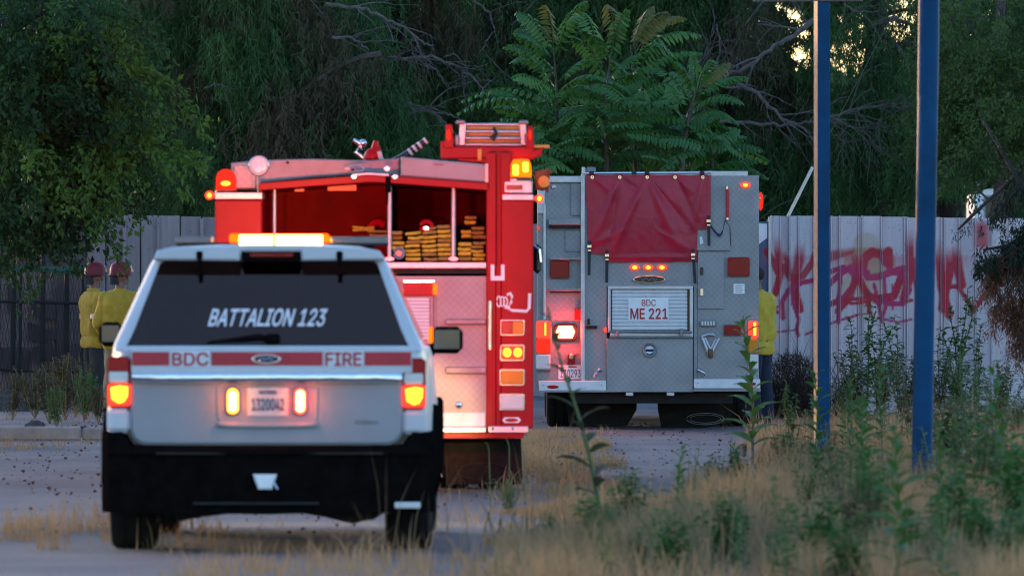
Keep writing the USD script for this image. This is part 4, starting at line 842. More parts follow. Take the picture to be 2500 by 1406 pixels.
hose_stack(990, 1027, 567, 637, .10, 'yellow hose stack with a slanting top behind the rear window corner', Yh, 2.5)
hose_stack(1030, 1065, 556, 637, .10, 'tall yellow hose stack in the middle of the hose bed', Yh, 3); hose_stack(1068, 1100, 549, 637, .10, 'tallest yellow hose stack against the right bed post', Yh, 1)
hose_stack(1119, 1150, 590, 637, .12, 'low yellow hose stack just right of the right bed post', Yh); hose_stack(1126, 1150, 560, 582, .25, 'small yellow hose bundle above the low stack', Yh, n=2); hose_stack(1132, 1160, 526, 548, .35, 'yellow hose bundle on top, highest in the hose bed', Yh, n=2)
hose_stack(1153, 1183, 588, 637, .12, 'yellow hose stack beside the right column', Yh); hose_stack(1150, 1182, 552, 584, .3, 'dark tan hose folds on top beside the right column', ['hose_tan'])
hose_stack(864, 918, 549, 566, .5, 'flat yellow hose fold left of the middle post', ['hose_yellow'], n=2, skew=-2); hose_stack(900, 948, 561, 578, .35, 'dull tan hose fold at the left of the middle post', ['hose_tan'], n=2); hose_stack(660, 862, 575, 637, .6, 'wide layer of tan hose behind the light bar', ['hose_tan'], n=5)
cp = thing('hose_coupling', 'dark round hose coupling low beside the middle post', 'coupling', (R.X0, R.Y0, 0)); q = MB(); R.ring(q, 974, 618, 11, 11, .016, .03); obj('ring', q, 'dull_metal', cp); q = MB(); R.oval(q, 974, 618, 10, 10, .04, .1, 16); obj('core', q, 'gloss_black', cp)
cp = thing('hose_coupling', 'shiny red lit hose coupling on the stacks between the posts', 'coupling', (R.X0, R.Y0, 0)); q = MB(); R.ring(q, 1041, 553, 13, 12, .018, .14); obj('ring', q, 'red_paint', cp); q = MB(); R.oval(q, 1040, 557, 8, 6, .10, .12, 12, .006); obj('cap', q, 'chrome', cp)
cp = thing('hose_coupling', 'red hose end arched over the yellow fold left of the middle post', 'coupling', (R.X0, R.Y0, 0)); q = MB(); R.tube(q, [(903, 556, .6), (912, 545, .6), (925, 542, .6), (938, 550, .6)], .03, 8); obj('ring', q, 'red_paint', cp)

# ------------------------------------------------------------------ grey fire engine
G = Rear(89.0, 1583)
ge = thing('grey_fire_engine', 'fire engine with a grey diamond plate back and red tarp, on the right', 'fire engine', (G.X0, G.Y0, 0))
q = MB(); q.box(G.x(1318), G.x(1850), .12, 7.4, G.z(955) + .02, G.z(432) - .02); q.box(G.x(1316), G.x(1852), .30, 7.3, G.z(955) + .05, G.z(434)); obj('body', q, 'red_paint', ge)
q = MB(); G.box(q, 1420, 430, 1482, 952, .0, .13, .006); obj('rear_panel', q, 'diamond_plate', ge)
q = MB(); G.box(q, 1694, 640, 1702, 952, .004, .13); G.box(q, 1702, 428, 1853, 925, .0, .13, .006); obj('rear_panel', q, 'diamond_plate', ge)
q = MB(); G.box(q, 1312, 446, 1420, 928, .07, .13); obj('rear_panel', q, 'diamond_plate', ge)
q = MB(); G.box(q, 1482, 430, 1694, 700, .006, .13); obj('upper_panel', q, 'diamond_plate', ge)
q = MB(); G.box(q, 1481, 826, 1692, 957, -.03, .13, .006); obj('lower_panel', q, 'diamond_plate', ge)
q = MB(); G.box(q, 1312, 430, 1424, 446, .02, .3, .006); G.box(q, 1418, 428, 1428, 952, -.03, .02, .004); G.box(q, 1312, 446, 1330, 520, .03, .08); G.box(q, 1327, 500, 1333, 790, .02, .07, .003); obj('left_frame', q, 'aluminium', ge)
for a in ((1340, 534, 1418, 549, -.02, .08, .006), (1342, 628, 1420, 634, -.02, .08, .003), (1342, 704, 1419, 710, -.02, .08, .003)): q = MB(); G.box(q, *a); obj('ladder_step', q, 'diamond_plate', ge)
q = MB(); G.box(q, 1394, 448, 1418, 526, .04, .08, .004); obj('hatch', q, 'diamond_plate', ge); q = MB(); G.box(q, 1380, 563, 1417, 614, .05, .075, .003); obj('hatch', q, 'diamond_plate', ge)
q = MB(); G.box(q, 1340, 551, 1418, 557, -.01, .07); G.box(q, 1342, 711, 1419, 714, .0, .07); obj('step_gap', q, 'dark_metal', ge)
q = MB(); G.box(q, 1736, 418, 1826, 430, .0, .6, .004); G.box(q, 1420, 424, 1740, 431, .02, .6, .004); obj('roof_rail', q, 'aluminium', ge)
q = MB(); G.box(q, 1432, 408, 1455, 421, .2, .4, .012); obj('roof_vent', q, 'dull_metal', ge); q = MB(); G.box(q, 1421, 408, 1429, 424, .1, .3, .004); obj('roof_bracket', q, 'aluminium', ge)
# tarp with folds
tr = thing('red_tarp', 'red vinyl tarp strapped over the hose bed of the grey engine', 'tarp', (G.X0, G.Y0, 0))
tp = Polygon([(1431, 428), (1735, 426), (1735, 557), (1701, 560), (1700, 637), (1484, 640), (1478, 620), (1446, 618), (1436, 598)])
from shapely import contains_xy
gx, gz = np.meshgrid(np.linspace(1431, 1735, 153), np.linspace(426, 640, 108)); X_, Z_ = gx.ravel().copy(), gz.ravel().copy()
def fold(px, py, x0, y0, x1, y1, w, amp):
    a, b = np.array([x0, y0.__float__()]), np.array([x1, float(y1)]); d = b - a; t = ((px - a[0]) * d[0] + (py - a[1]) * d[1]) / (d @ d); s = ((px - a[0]) * d[1] - (py - a[1]) * d[0]) / np.linalg.norm(d)
    return amp * np.exp(-(s / (w * (.5 + .9 * np.clip(t, 0, 1)))) ** 2) * np.clip(t * 3, 0, 1) * np.clip((1.12 - t) * 3, 0, 1)
bul = .02 + .05 * np.sin(np.pi * np.clip((Z_ - 426) / 214, 0, 1)) * np.sin(np.pi * np.clip((X_ - 1431) / 304, 0, 1))
for a in ((1512, 432, 1448, 590, 9, .030), (1512, 432, 1485, 612, 7, -.02), (1580, 430, 1500, 600, 10, .030), (1580, 430, 1655, 600, 11, .032), (1580, 430, 1692, 570, 8, -.018), (1446, 432, 1500, 470, 9, .016), (1715, 430, 1690, 560, 9, .028), (1650, 430, 1705, 560, 8, -.018), (1512, 432, 1560, 470, 8, -.016), (1650, 432, 1690, 470, 8, .018), (1484, 628, 1695, 628, 6, .014), (1440, 600, 1520, 560, 9, .014), (1600, 560, 1690, 615, 9, .014), (1540, 500, 1500, 620, 7, .012)): bul = bul + fold(X_, Z_, *a)
bul += .010 * (meshkit.fbm(np.stack([X_ / 18, Z_ / 26, 0 * X_], 1), 3) - .5)
edge_sag = 2.5 * np.abs(np.sin((X_ - 1446) / 67.5 * np.pi)); Zs = Z_ + np.where(Z_ < 432, edge_sag, 0)
v = np.stack([(X_ - 1250) * 89.0 / F - G.X0, -bul - .012, EYE + (HOR - Zs) * 89.0 / F], 1)
i, j = np.meshgrid(np.arange(107), np.arange(152), indexing='ij'); a = (i * 153 + j).ravel(); fq = np.stack([a, a + 153, a + 154, a + 1], 1)
ok = contains_xy(tp.buffer(1.2), X_[fq].mean(1), Z_[fq].mean(1)); obj('sheet', MB().add(v, fq[ok]), 'tarp_red', tr, smooth=True)
q = MB(); G.tube(q, [(1424, 424, -.05), (1736, 421, -.05)], .014, 10); obj('hanging_rod', q, 'chrome', tr, smooth=50)
for px in (1446, 1513, 1580, 1648, 1716): q = MB(); q.lathe([(.008, .01), (.018, .01), (.018, -.02), (.008, -.02)], G.pt(px, 433, -.05), 'y', 14); obj('grommet', q, 'chrome', tr)
for px in (1444, 1548, 1580, 1714): q = MB(); G.box(q, px - 6, 418, px + 6, 427, -.08, -.02, .01); obj('rod_clip', q, 'strap_black', tr)
for (a, b, c, d) in ((1439, 588, 1438, 672), (1482, 610, 1481, 690), (1692, 608, 1697, 692), (1730, 526, 1731, 600)):
    q = MB(); G.poly(q, [(a - 4, b), (a + 4, b), (c + 3.5, d), (c - 3.5, d)], -.115, -.105, .003); o = obj('strap', q, 'strap_black', tr)
    q = MB(); G.box(q, a - 5, b + 10, a + 5, b + 17, -.125, -.11, .003); G.box(q, a - 4, b + 22, a + 4, b + 25, -.125, -.11); obj('buckle', q, 'chrome', o)
# upper lights, emblem, shutter, sign
for px in (1549.5, 1582.5, 1616): marker(G, ge, px, 653, 12.5, 6.8, .0, 'lit_red', 'lit_yellow')
marker(G, ge, 1820, 452, 12.5, 7, .0, 'lit_red', 'lit_yellow')
q = MB(); G.oval(q, 1585, 682, 40, 9.5, -.03, .01, 32, .006); o = obj('oval_badge', q, 'chrome', ge); q = MB(); G.oval(q, 1585, 682, 37, 7.6, -.036, -.02, 32, .003); obj('badge_field', q, 'gloss_black', o); q = MB(); G.tube(q, [(1566 + 38 * a, 682 + 3 * math.sin(a * 16), -.04) for a in np.linspace(0, 1, 22)], .006, 5); obj('badge_script', q, 'dull_metal', o)
q = MB(); G.box(q, 1484, 698, 1692, 706, -.05, .05, .004); G.box(q, 1484, 706, 1491, 812, -.05, .02, .004); G.box(q, 1684, 706, 1692, 824, -.05, .02, .004); sf = obj('shutter_frame', q, 'aluminium', ge)
q = MB(); G.box(q, 1488, 704, 1688, 826, .0, .04); obj('shutter_recess', q, 'gloss_black', ge)
for i in range(11): q = MB(); G.box(q, 1494, 707 + i * 9, 1678, 715.2 + i * 9, -.02, .01, .005); obj('shutter_slat', q, 'light_sign', ge)
q = MB(); G.tube(q, [(1488, 809, -.06), (1690, 811, -.06)], .014, 8); G.tube(q, [(1488, 823, -.05), (1690, 823, -.05)], .012, 8); G.box(q, 1504, 804, 1512, 822, -.08, -.03, .004); G.box(q, 1660, 802, 1668, 821, -.08, -.03, .004); obj('shutter_bar', q, 'dull_metal', ge)
q = MB(); G.box(q, 1490, 812, 1688, 820, -.04, .0, .004); obj('shutter_bottom', q, 'light_sign', ge)
q = MB(); G.box(q, 1534, 727, 1632, 782, -.028, -.022); sgn = obj('unit_sign', q, 'white_sign', ge)
q = MB(); G.text(q, 'BDC', 1567, 1601, 731, 747, -.0285, depth=.004, bold=False); obj('sign_line', q, 'red_decal', sgn); q = MB(); G.text(q, 'ME 221', 1539, 1630, 752, 779, -.0285, depth=.004); obj('sign_line', q, 'red_decal', sgn)
q = MB(); q.lathe([(.05, .0), (.078, .0), (.08, .02), (.07, .03), (.052, .02)], G.pt(1586, 855, -.03), 'y', 26); o = obj('round_emblem', q, 'dull_metal', ge, smooth=40); q = MB(); q.lathe([(.052, .008), (.0, .010)], G.pt(1586, 855, -.03), 'y', 20); obj('emblem_face', q, 'white_sign', o); q = MB(); G.box(q, 1576, 852, 1596, 858, -.045, -.038); G.tube(q, [(1575, 862, -.042), (1586, 866, -.042), (1597, 861, -.042)], .008, 5); obj('emblem_bar', q, 'strap_blue', o)
# right panel
q = MB(); G.tube(q, [(1775, 456, -.02), (1775, 456, -.07), (1776, 478, -.07), (1776, 536, -.07), (1776, 537, -.02)], .014, 8); o = obj('grab_rail', q, 'chrome', ge, smooth=50); q = MB(); G.tube(q, [(1776, 462, -.072), (1776, 532, -.072)], .019, 8); obj('grip', q, 'red_decal', o)
bs = thing('blue_strap', 'dark blue strap looped from the tarp to the grab rail of the grey engine', 'strap', (G.X0, G.Y0, 0)); q = MB()
P = [(1734, 550), (1742, 562), (1752, 573), (1758, 575), (1764, 566), (1768, 548), (1772, 534)]
for a, b in zip(P[:-1], P[1:]): G.poly(q, [(a[0], a[1] - 4), (b[0], b[1] - 4), (b[0], b[1] + 4), (a[0], a[1] + 4)], -.10, -.092)
obj('webbing', q, 'strap_blue', bs); q = MB(); G.tube(q, [(1772, 540, -.07), (1782, 555, -.05), (1784, 600, -.03)], .004, 5); obj('cord', q, 'strap_black', bs)
q = MB(); G.box(q, 1701, 561, 1784, 612, -.03, .0, .005); o = obj('box_cover', q, 'diamond_plate', ge); q = MB(); G.poly(q, [(1708, 579), (1714, 577), (1717, 594), (1709, 597)], -.036, -.028); obj('tag', q, 'white_sign', o)
q = MB(); G.box(q, 1703, 615, 1768, 754, -.02, .0, .004); o = obj('side_door', q, 'diamond_plate', ge)
for y in (662, 713): q = MB(); G.box(q, 1709, y - 9, 1717, y + 9, -.035, -.018, .004); obj('latch', q, 'gloss_black' if y < 700 else 'chrome', o)
lamp(G, ge, 'tail_lamp', 1774, 626, 1833, 676, .0, 'dark_red_lens', 'dull_metal', r=7); lamp(G, ge, 'tail_lamp', 1341, 634, 1392, 681, .07, 'dark_red_lens', 'dull_metal', r=6)
q = MB(); G.box(q, 1791, 693, 1818, 717, -.006, .002); o = obj('notice', q, 'white_sign', ge); q = MB()
for i in range(4): G.box(q, 1795, 697 + i * 5, 1814 - 3 * (i % 2), 698.4 + i * 5, -.008, -.005)
obj('notice_print', q, 'dull_metal', o)
q = MB(); G.poly(q, rrect(1708, 781, 1750, 797, 5), -.04, .0, .008); o = obj('step_lamp', q, 'dull_metal', ge); q = MB()
for i in range(5): G.box(q, 1713 + i * 7, 784, 1717 + i * 7, 794, -.046, -.038)
obj('lamp_grille', q, 'clear_lens', o)
lamp(G, ge, 'rear_reflector', 1766, 791, 1812, 820, .0, 'dark_red_lens', 'dull_metal', r=4)
q = MB(); G.tube(q, [(1713, 822, -.04), (1728, 816, -.04), (1742, 817, -.04), (1756, 826, -.04), (1735, 868, -.05), (1732, 868, -.05), (1713, 822, -.04)], .017, 8); G.tube(q, [(1720, 824, -.04), (1736, 856, -.04)], .012, 6); G.tube(q, [(1749, 826, -.04), (1734, 856, -.04)], .012, 6); o = obj('tow_bracket', q, 'aluminium', ge, smooth=50); q = MB(); G.tube(q, [(1734, 852, -.06), (1735, 868, -.07)], .028, 8); q.ellipsoid(G.pt(1735, 868, -.06), .03); obj('hook_block', q, 'wood_brown', o)
for s, px in ((1, 1458), (-1, 1713)): q = MB(); q.tube([G.pt(px - s * 8, 918, -.02), G.pt(px - s * 4, 910, -.06), G.pt(px + s * 5, 903, -.06), G.pt(px + s * 9, 905, -.02)], .018, 8); obj('tow_loop', q, 'chrome', ge, smooth=50)
def stack(a, b, lit):
    q = MB(); G.box(q, a, 780, b, 905, -.01, .1, .006); o = obj('corner_lamp', q, 'dull_metal', ge)
    q = MB(); G.box(q, a + 2, 784, b - 2, 825, -.045, .02, .012); obj('red_lens', q, 'lit_red', o); q = MB(); G.box(q, (a + b) / 2 + (1 if lit else 3), 787, (a + b) / 2 + 7, 819, -.056, -.04, .004); obj('bulb', q, 'lit_yellow' if lit else 'lit_red_hot', o)
    q = MB(); G.box(q, a + 2, 827, b - 2, 862, -.045, .02, .012); obj('amber_lens', q, 'amber_lens' if lit else 'lit_red_dim', o); q = MB(); G.box(q, a + 2, 865, b - 2, 901, -.045, .02, .012); obj('white_lens', q, 'clear_lens', o)
stack(1825, 1853, True); stack(1307, 1346, False)
q = MB(); G.poly(q, rrect(1352, 790, 1410, 832, 10), -.0, .075, .01); sl_ = obj('strobe_lamp', q, 'gloss_black', ge, smooth=40); q = MB(); G.poly(q, [(1364, 796), (1397, 796), (1404, 810), (1397, 826), (1364, 826), (1357, 810)], -.09, .0, .02); obj('bulb', q, 'strobe_red', sl_)
q = MB(); G.box(q, 1403, 752, 1421, 780, .02, .07, .004); obj('lamp_box', q, 'dark_red_lens', ge); q = MB(); G.box(q, 1434, 778, 1440, 792, -.04, 0, .004); G.box(q, 1430, 795, 1458, 802, -.05, .0, .004); obj('side_latch', q, 'dark_metal', ge); q = MB(); G.oval(q, 1478, 805, 4, 6, -.06, -.03, 12); obj('small_lamp', q, 'lit_red', ge)
q = MB(); G.box(q, 1386, 864, 1404, 889, -.02, .07, .005); o = obj('plate_lamp', q, 'dark_red_lens', ge); q = MB(); G.oval(q, 1395, 870, 6, 6, -.03, -.018, 12, .004); obj('glint', q, 'chrome', o)
q = MB(); G.box(q, 1363, 891, 1430, 925, .055, .068, .002); o = obj('number_plate', q, 'white_sign', ge); q = MB(); G.text(q, '1302931', 1368, 1426, 902, 921, .0545, depth=.004, bold=False); obj('plate_characters', q, 'text_dark', o); q = MB(); G.box(q, 1388, 894, 1408, 897, .052, .055); obj('plate_print', q, 'red_decal', o)
for a, b in ((1316, 1480), (1694, 1856)):
    q = MB(); G.box(q, a, 929 if a < 1500 else 925, b, 953 if a < 1500 else 948, -.05, .12, .006); o = obj('bumper_strip', q, 'light_sign', ge)
    q = MB(); px = 1350 if a < 1500 else 1832; G.oval(q, px, 944 if a < 1500 else 937, 14, 4.5, -.058, -.045, 18, .003); obj('oval_reflector', q, 'red_lens', o)
    for k in (10, b - a - 12): q = MB(); G.oval(q, a + k, 940 if a < 1500 else 935, 1.6, 1.6, -.054, -.045, 8); obj('bolt', q, 'dull_metal', o)
for a in ((1316, 953, 1484, 957), (1692, 949, 1857, 955)): q = MB(); G.box(q, *a, -.05, .12); obj('step_edge', q, 'diamond_plate', ge)
for px in (1537, 1637): q = MB(); G.box(q, px - 9, 957, px + 9, 966, -.02, .05, .004); obj('tow_tab', q, 'aluminium', ge)
q = MB(); q.ellipsoid(G.pt(1857, 492, .4), (.03, .05, .10)); o = obj('side_marker', q, 'lit_red_dim', ge, smooth=True); q = MB(); G.box(q, 1852, 482, 1858, 486, .3, .5, .006); obj('marker_cap', q, 'chrome', o)
for px, py in ((1314, 557),): marker(G, ge, px, py, 4, 4, .06, 'lit_red_dim', 'lit_red')
q = MB(); q.box(-.55, .55, .1, 7, .55, .78); q.box(G.x(1440), G.x(1550), .4, 1.2, .30, .75, .05); q.box(G.x(1400), G.x(1790), .15, .5, G.z(985), G.z(957)); obj('chassis', q, 'dark_metal', ge)
q = MB(); G.poly(q, [(1604, 958), (1788, 958), (1786, 1030), (1720, 1044), (1615, 1044), (1606, 1000)], .9, .93); o = obj('mud_flap', q, 'rubber', ge); q = MB(); G.ring(q, 1722, 1022, 46, 14, .005, .88); G.ring(q, 1722, 1022, 38, 10, .004, .88); obj('flap_emblem', q, 'dull_metal', o)
q = MB(); G.poly(q, [(1380, 958), (1556, 958), (1554, 1000), (1530, 1040), (1390, 1040)], .9, .93); obj('mud_flap', q, 'rubber', ge)
for x in (-.95, .95): wheel(ge, x, 2.0, .50, .30); wheel(ge, x * .64, 2.0, .50, .28); wheel(ge, x, 7.2, .50, .30)
q = MB(); q.box(G.x(1330), G.x(1845), 7.4, 9.4, .55, 2.7, .08); cb = obj('crew_cab', q, 'red_paint', ge)
for s in (-1, 1): q = MB(); q.box(s * 1.12, s * 1.16, 7.6, 9.0, 1.5, 2.35, .01); obj('cab_window', q, 'gloss_black', cb)
q = MB(); q.tube([(1.2, 8.9, 1.9), (1.36, 8.8, 1.95)], .015, 6); q.tube([(-1.17, 3.1, 1.75), (-1.34, 2.9, 1.8)], .015, 6); obj('mirror_arm', q, 'dark_metal', ge)
rm = obj('door_mirror', MB().box(R.x(1302, 7), R.x(1322, 7), 7.0, 7.12, R.z(668, 7), R.z(596, 7), .03), 'gloss_black', red); q = MB(); q.tube([R.pt(1304, 602, 7), R.pt(1316, 610, 6.95), R.pt(1319, 640, 6.95)], .016, 8); obj('mirror_rim', q, 'chrome', rm)
# ------------------------------------------------------------------ people
def sph(c, r): return m3.Manifold.sphere(1.0, 20).scale(tuple(np.broadcast_to(r, 3).astype(float))).translate(tuple(map(float, c)))
def bone(p, q, rp, rq): return (sph(p, rp) + sph(q, rq)).hull()
def chain(pts, rs):
    m = None
    for a, b, ra, rb in zip(pts[:-1], pts[1:], rs[:-1], rs[1:]): h = bone(a, b, ra, rb); m = h if m is None else m + h
    return m
def soften(m, edge=.035, it=8, wr=0.0, seed=0):
    v, f = back(m.refine_to_length(edge)); t = trimesh.Trimesh(v, f, process=True); trimesh.smoothing.filter_taubin(t, iterations=it)
    if wr: n = t.vertex_normals; t.vertices = t.vertices + n * (wr * (meshkit.fbm(np.asarray(t.vertices) * [9, 9, 6] + seed, 3) - .5))[:, None]
    return t
def person(label, loc, rot, head_rot, jacket, trousers, helmet, arms, lean=(0, 0), wr=.05, boots='gloss_black', band=False, group=None):
    """standing figure facing +y before rotation; arms: ((elbow), (wrist)) for the left and the right side"""
    t = thing('person', label, 'person', loc, rot, group=group)
    lx, ly = lean
    hip, chest, neck = np.array([0, 0, .95]), np.array([lx * .6, ly * .6, 1.30]), np.array([lx, ly, 1.49])
    hr = math.radians(head_rot); hd = np.array([-math.sin(hr), math.cos(hr), 0]); hs = np.array([math.cos(hr), math.sin(hr), 0]); hc = neck + [0, .02, .155]
    sk = sph(hc + [0, 0, .02], (.075, .085, .10)) + bone(neck - [0, 0, .06], hc - [0, 0, .03], .06, .055) + bone(hc + hd * .05 - [0, 0, .045], hc - [0, 0, .03], .042, .06)
    sk += bone(hc + hd * .085 + [0, 0, .02], hc + hd * .105 - [0, 0, .015], .012, .018) + sph(hc + hs * .078 + [0, 0, .0], (.015, .02, .03)) + sph(hc - hs * .078, (.015, .02, .03)) + bone(hc + hd * .085 - hs * .02 - [0, 0, .05], hc + hd * .085 + hs * .02 - [0, 0, .05], .010, .010)
    sh = []
    for s, (el, wr_) in zip((-1, 1), arms):
        S = chest + [s * .19, 0, .10]; E = np.array(el); Wr = np.array(wr_); sh.append((S, E, Wr)); d = (Wr - E) / np.linalg.norm(Wr - E)
        sk += chain([S, E, Wr], [.05, .04, .03]); pal = Wr + d * .06; sk += bone(Wr, pal, .03, .036); side = np.cross(d, [0, 0, 1.0]); side = side / (np.linalg.norm(side) + 1e-9)
        for k in range(4): b0 = pal + side * (.026 - .0175 * k); sk += chain([b0, b0 + d * .045, b0 + d * .075 + np.array([0, .02, -.01])], [.011, .010, .008])
        sk += chain([Wr + d * .02 + side * .03, Wr + d * .06 + side * .055, Wr + d * .09 + side * .05], [.013, .011, .009])
    for s in (-1, 1): sk += chain([hip + [s * .09, 0, 0], [s * .10, .01, .50], [s * .11, -.02, .10]], [.075, .055, .04])
    sk += bone(hip, chest, .11, .13)
    obj('body', soften(sk, .018, 4), 'skin', t, smooth=True)
    jk = bone(hip + [-.08, 0, -.10], hip + [.08, 0, -.10], .135, .135) + bone(hip + [-.06, 0, .08], chest + [-.09, 0, .02], .13, .15) + bone(hip + [.06, 0, .08], chest + [.09, 0, .02], .13, .15) + bone(chest + [-.14, 0, .09], chest + [.14, 0, .09], .085, .085) + bone(chest + [0, 0, .05], neck - [0, 0, .03], .13, .075)
    jk += (bone(hip + [-.09, 0, .05], chest + [-.10, 0, .05], .13, .14) + bone(hip + [.09, 0, .05], chest + [.10, 0, .05], .13, .14)).hull()
    for S, E, Wr in sh: jk += chain([S, E, E + (Wr - E) * .92], [.085, .07, .055])
    jk = jk.scale((1, .92, 1)) if False else jk
    jk -= m3.Manifold.cube((2, 2, .4), True).translate((0, 0, .58))
    j = obj('jacket', soften(jk, .03, 6, wr, 3), jacket, t, smooth=True)
    ck = MB(); ck.lathe([(.085, -.03), (.082, .03), (.07, .035), (.07, -.02)], neck - [0, 0, .01], 'z', 20); obj('collar', ck, jacket, j, smooth=50)
    if band:
        for S, E, Wr in sh:
            d = (E - S) / np.linalg.norm(E - S); p = S + d * np.linalg.norm(E - S) * .80; q = MB(); q.tube([p - d * .03, p, p + d * .03], .108, 16, False); obj('reflective_band', q, 'reflective', j)
    tr_ = bone(hip + [-.07, 0, -.02], hip + [.07, 0, -.02], .098, .098)
    for s in (-1, 1): tr_ += chain([hip + [s * .080, 0, -.06], [s * .11, .015, .50], [s * .125, -.02, .10]], [.098, .09, .085])
    tr_ -= m3.Manifold.cube((2, 2, .4), True).translate((0, 0, -.13)); obj('trousers', soften(tr_, .03, 6, wr * .8, 9), trousers, t, smooth=True)
    for s in (-1, 1): b = bone((s * .125, -.02, .12), (s * .125, -.03, .05), .065, .055) + bone((s * .125, -.03, .045), (s * .135, .16, .035), .05, .042); b -= m3.Manifold.cube((2, 2, .2), True).translate((0, 0, -.1)); obj('boot', soften(b, .03, 3), boots, t, smooth=True)
    if helmet:
        q = MB(); n = 28; q.lathe([(.132, -.018), (.136, -.012), (.116, .006), (.114, .07), (.095, .125), (.055, .155), (.0, .165)], (0, 0, 0), 'z', n); v, f = q.out(); v = v.copy(); v[:, 1] *= 1.16
        ca, sa = math.cos(hr), math.sin(hr); v = np.column_stack([v[:, 0] * ca - v[:, 1] * sa, v[:, 0] * sa + v[:, 1] * ca, v[:, 2]]) + hc + [0, 0, .045]
        h = obj('helmet', MB().add(v, f), helmet, t, smooth=50)
        q = MB(); q.tube([hc + hd * (.133 * math.cos(a)) + hs * (.115 * math.sin(a)) + [0, 0, .075] for a in np.linspace(0, 2 * np.pi, 28)], .004, 6, False); obj('helmet_band', q, 'leather', h)
        q = MB(); c = hc + hd * .165 + [0, 0, .12]; q.add([c - hs * .03 - [0, 0, .045], c + hs * .03 - [0, 0, .045], c + hs * .03 + [0, 0, .04] - hd * .03, c - hs * .03 + [0, 0, .04] - hd * .03], [[0, 1, 2, 3]]); obj('front_shield', q, 'white_sign', h)
        q = MB(); q.tube([hc - hd * .085 + [0, 0, .05], hc - hd * .085 - [0, 0, .08]], [.062, .058], 14); obj('neck_curtain', q, 'trousers_dark', h)
    else:
        q = sph(hc + [0, 0, .045] - hd * .015, (.085, .092, .09)) - m3.Manifold.cube((1, 1, 1), True).translate(tuple(hc + hd * .56 + np.array([0, 0, .0])))
        obj('hair', soften(q, .025, 4), 'hair', t, smooth=True)
    return t
w = at(228, 1005, 101.5); person('firefighter in profile with yellow jacket, red helmet and dark trousers, left of the pair', (w[0], 101.5, 0), -68, 12, 'jacket', 'trousers_dark', 'helmet_red', (((-.26, .02, 1.12), (-.24, .20, .92)), ((.26, -.02, 1.10), (.24, .12, .86))), band=True)
w = at(293, 1005, 99.5); person('firefighter seen from behind in yellow jacket and red helmet, beside the command vehicle', (w[0], 99.5, 0), -12, -48, 'jacket', 'trousers_tan', 'helmet_red', (((-.27, -.02, 1.10), (-.24, .16, .93)), ((.28, .02, 1.12), (.24, .2, .95))))
w = at(1854, 1035, 92.6); person('person in a yellow shirt and navy trousers behind the right edge of the grey engine', (w[0], 92.6, 0), 52, 18, 'shirt_yellow', 'trousers_navy', None, (((-.25, .06, 1.08), (-.16, .30, 1.05)), ((.25, .03, 1.06), (.22, .10, .82))), lean=(0, .03))

# ------------------------------------------------------------------ trees
def tri_leaves(base, d, L, Wd, rng):
    """one slim triangle per leaf: base points, directions, lengths, widths"""
    n = len(base); s = np.cross(d, rng.normal(size=(n, 3))); s /= np.linalg.norm(s, axis=1, keepdims=True) + 1e-9
    v = np.stack([base - s * Wd[:, None] / 2, base + s * Wd[:, None] / 2, base + d * L[:, None]], 1).reshape(-1, 3); return v, np.arange(3 * n).reshape(-1, 3)
def dia_leaves(base, d, L, Wd, rng, fold=.25):
    """diamond leaves of two triangles folded along the midrib"""
    n = len(base); s = np.cross(d, rng.normal(size=(n, 3))); s /= np.linalg.norm(s, axis=1, keepdims=True) + 1e-9; u = np.cross(s, d)
    m = base + d * (L * .45)[:, None] + u * (Wd * fold)[:, None]
    v = np.stack([base, m - s * Wd[:, None] / 2 , base + d * L[:, None], m + s * Wd[:, None] / 2], 1).reshape(-1, 3); k = np.arange(n)[:, None] * 4
    return v, np.vstack([k + [0, 2, 1], k + [0, 3, 2]])
def unit(v): return v / (np.linalg.norm(v, axis=-1, keepdims=True) + 1e-9)
def curtain(path, rng, nstr, nn, drop, spread, nl, nw):
    """needle strands hanging from the bough path"""
    path = np.array(path); seg = np.concatenate([[0], np.cumsum(np.linalg.norm(np.diff(path, axis=0), axis=1))]); t = rng.random(nstr) ** .85 * seg[-1]
    a = np.stack([np.interp(t, seg, path[:, k]) for k in range(3)], 1) + rng.normal(0, 1, (nstr, 3)) * [spread, spread, spread * .35]
    a[:, 2] -= np.abs(rng.normal(0, spread * .3, nstr))
    L = drop * (.35 + .9 * rng.random(nstr)); dv = unit(np.stack([rng.normal(0, .22, nstr), rng.normal(0, .22, nstr), -np.ones(nstr)], 1))
    u = rng.random((nstr, nn)); p = a[:, None] + dv[:, None] * (u * L[:, None])[..., None] + rng.normal(0, .018, (nstr, nn, 3)); n = nstr * nn
    nd = unit(np.repeat(dv, nn, 0) * .9 + rng.normal(0, .48, (n, 3))); return tri_leaves(p.reshape(-1, 3), nd, nl * (.6 + .8 * rng.random(n)), nw * (.7 + .6 * rng.random(n)), rng)
def twigs(mb, p, d, L, r, depth, rng, bend=.35):
    n = 5; pts = [p]; dd = d.copy()
    for _ in range(n): dd = unit(dd + rng.normal(0, bend * .45, 3) + [0, 0, -.05]); pts.append(pts[-1] + dd * L / n)
    mb.tube(pts, np.linspace(r, r * .45, n + 1), 4 if depth else 3, False)
    if depth:
        for k in range(rng.integers(2, 5)):
            i = int(rng.integers(1, n + 1)); twigs(mb, pts[i], unit(dd + rng.normal(0, .75, 3) * [1, .6, 1]), L * (.4 + .3 * rng.random()), r * .5, depth - 1, rng, bend)
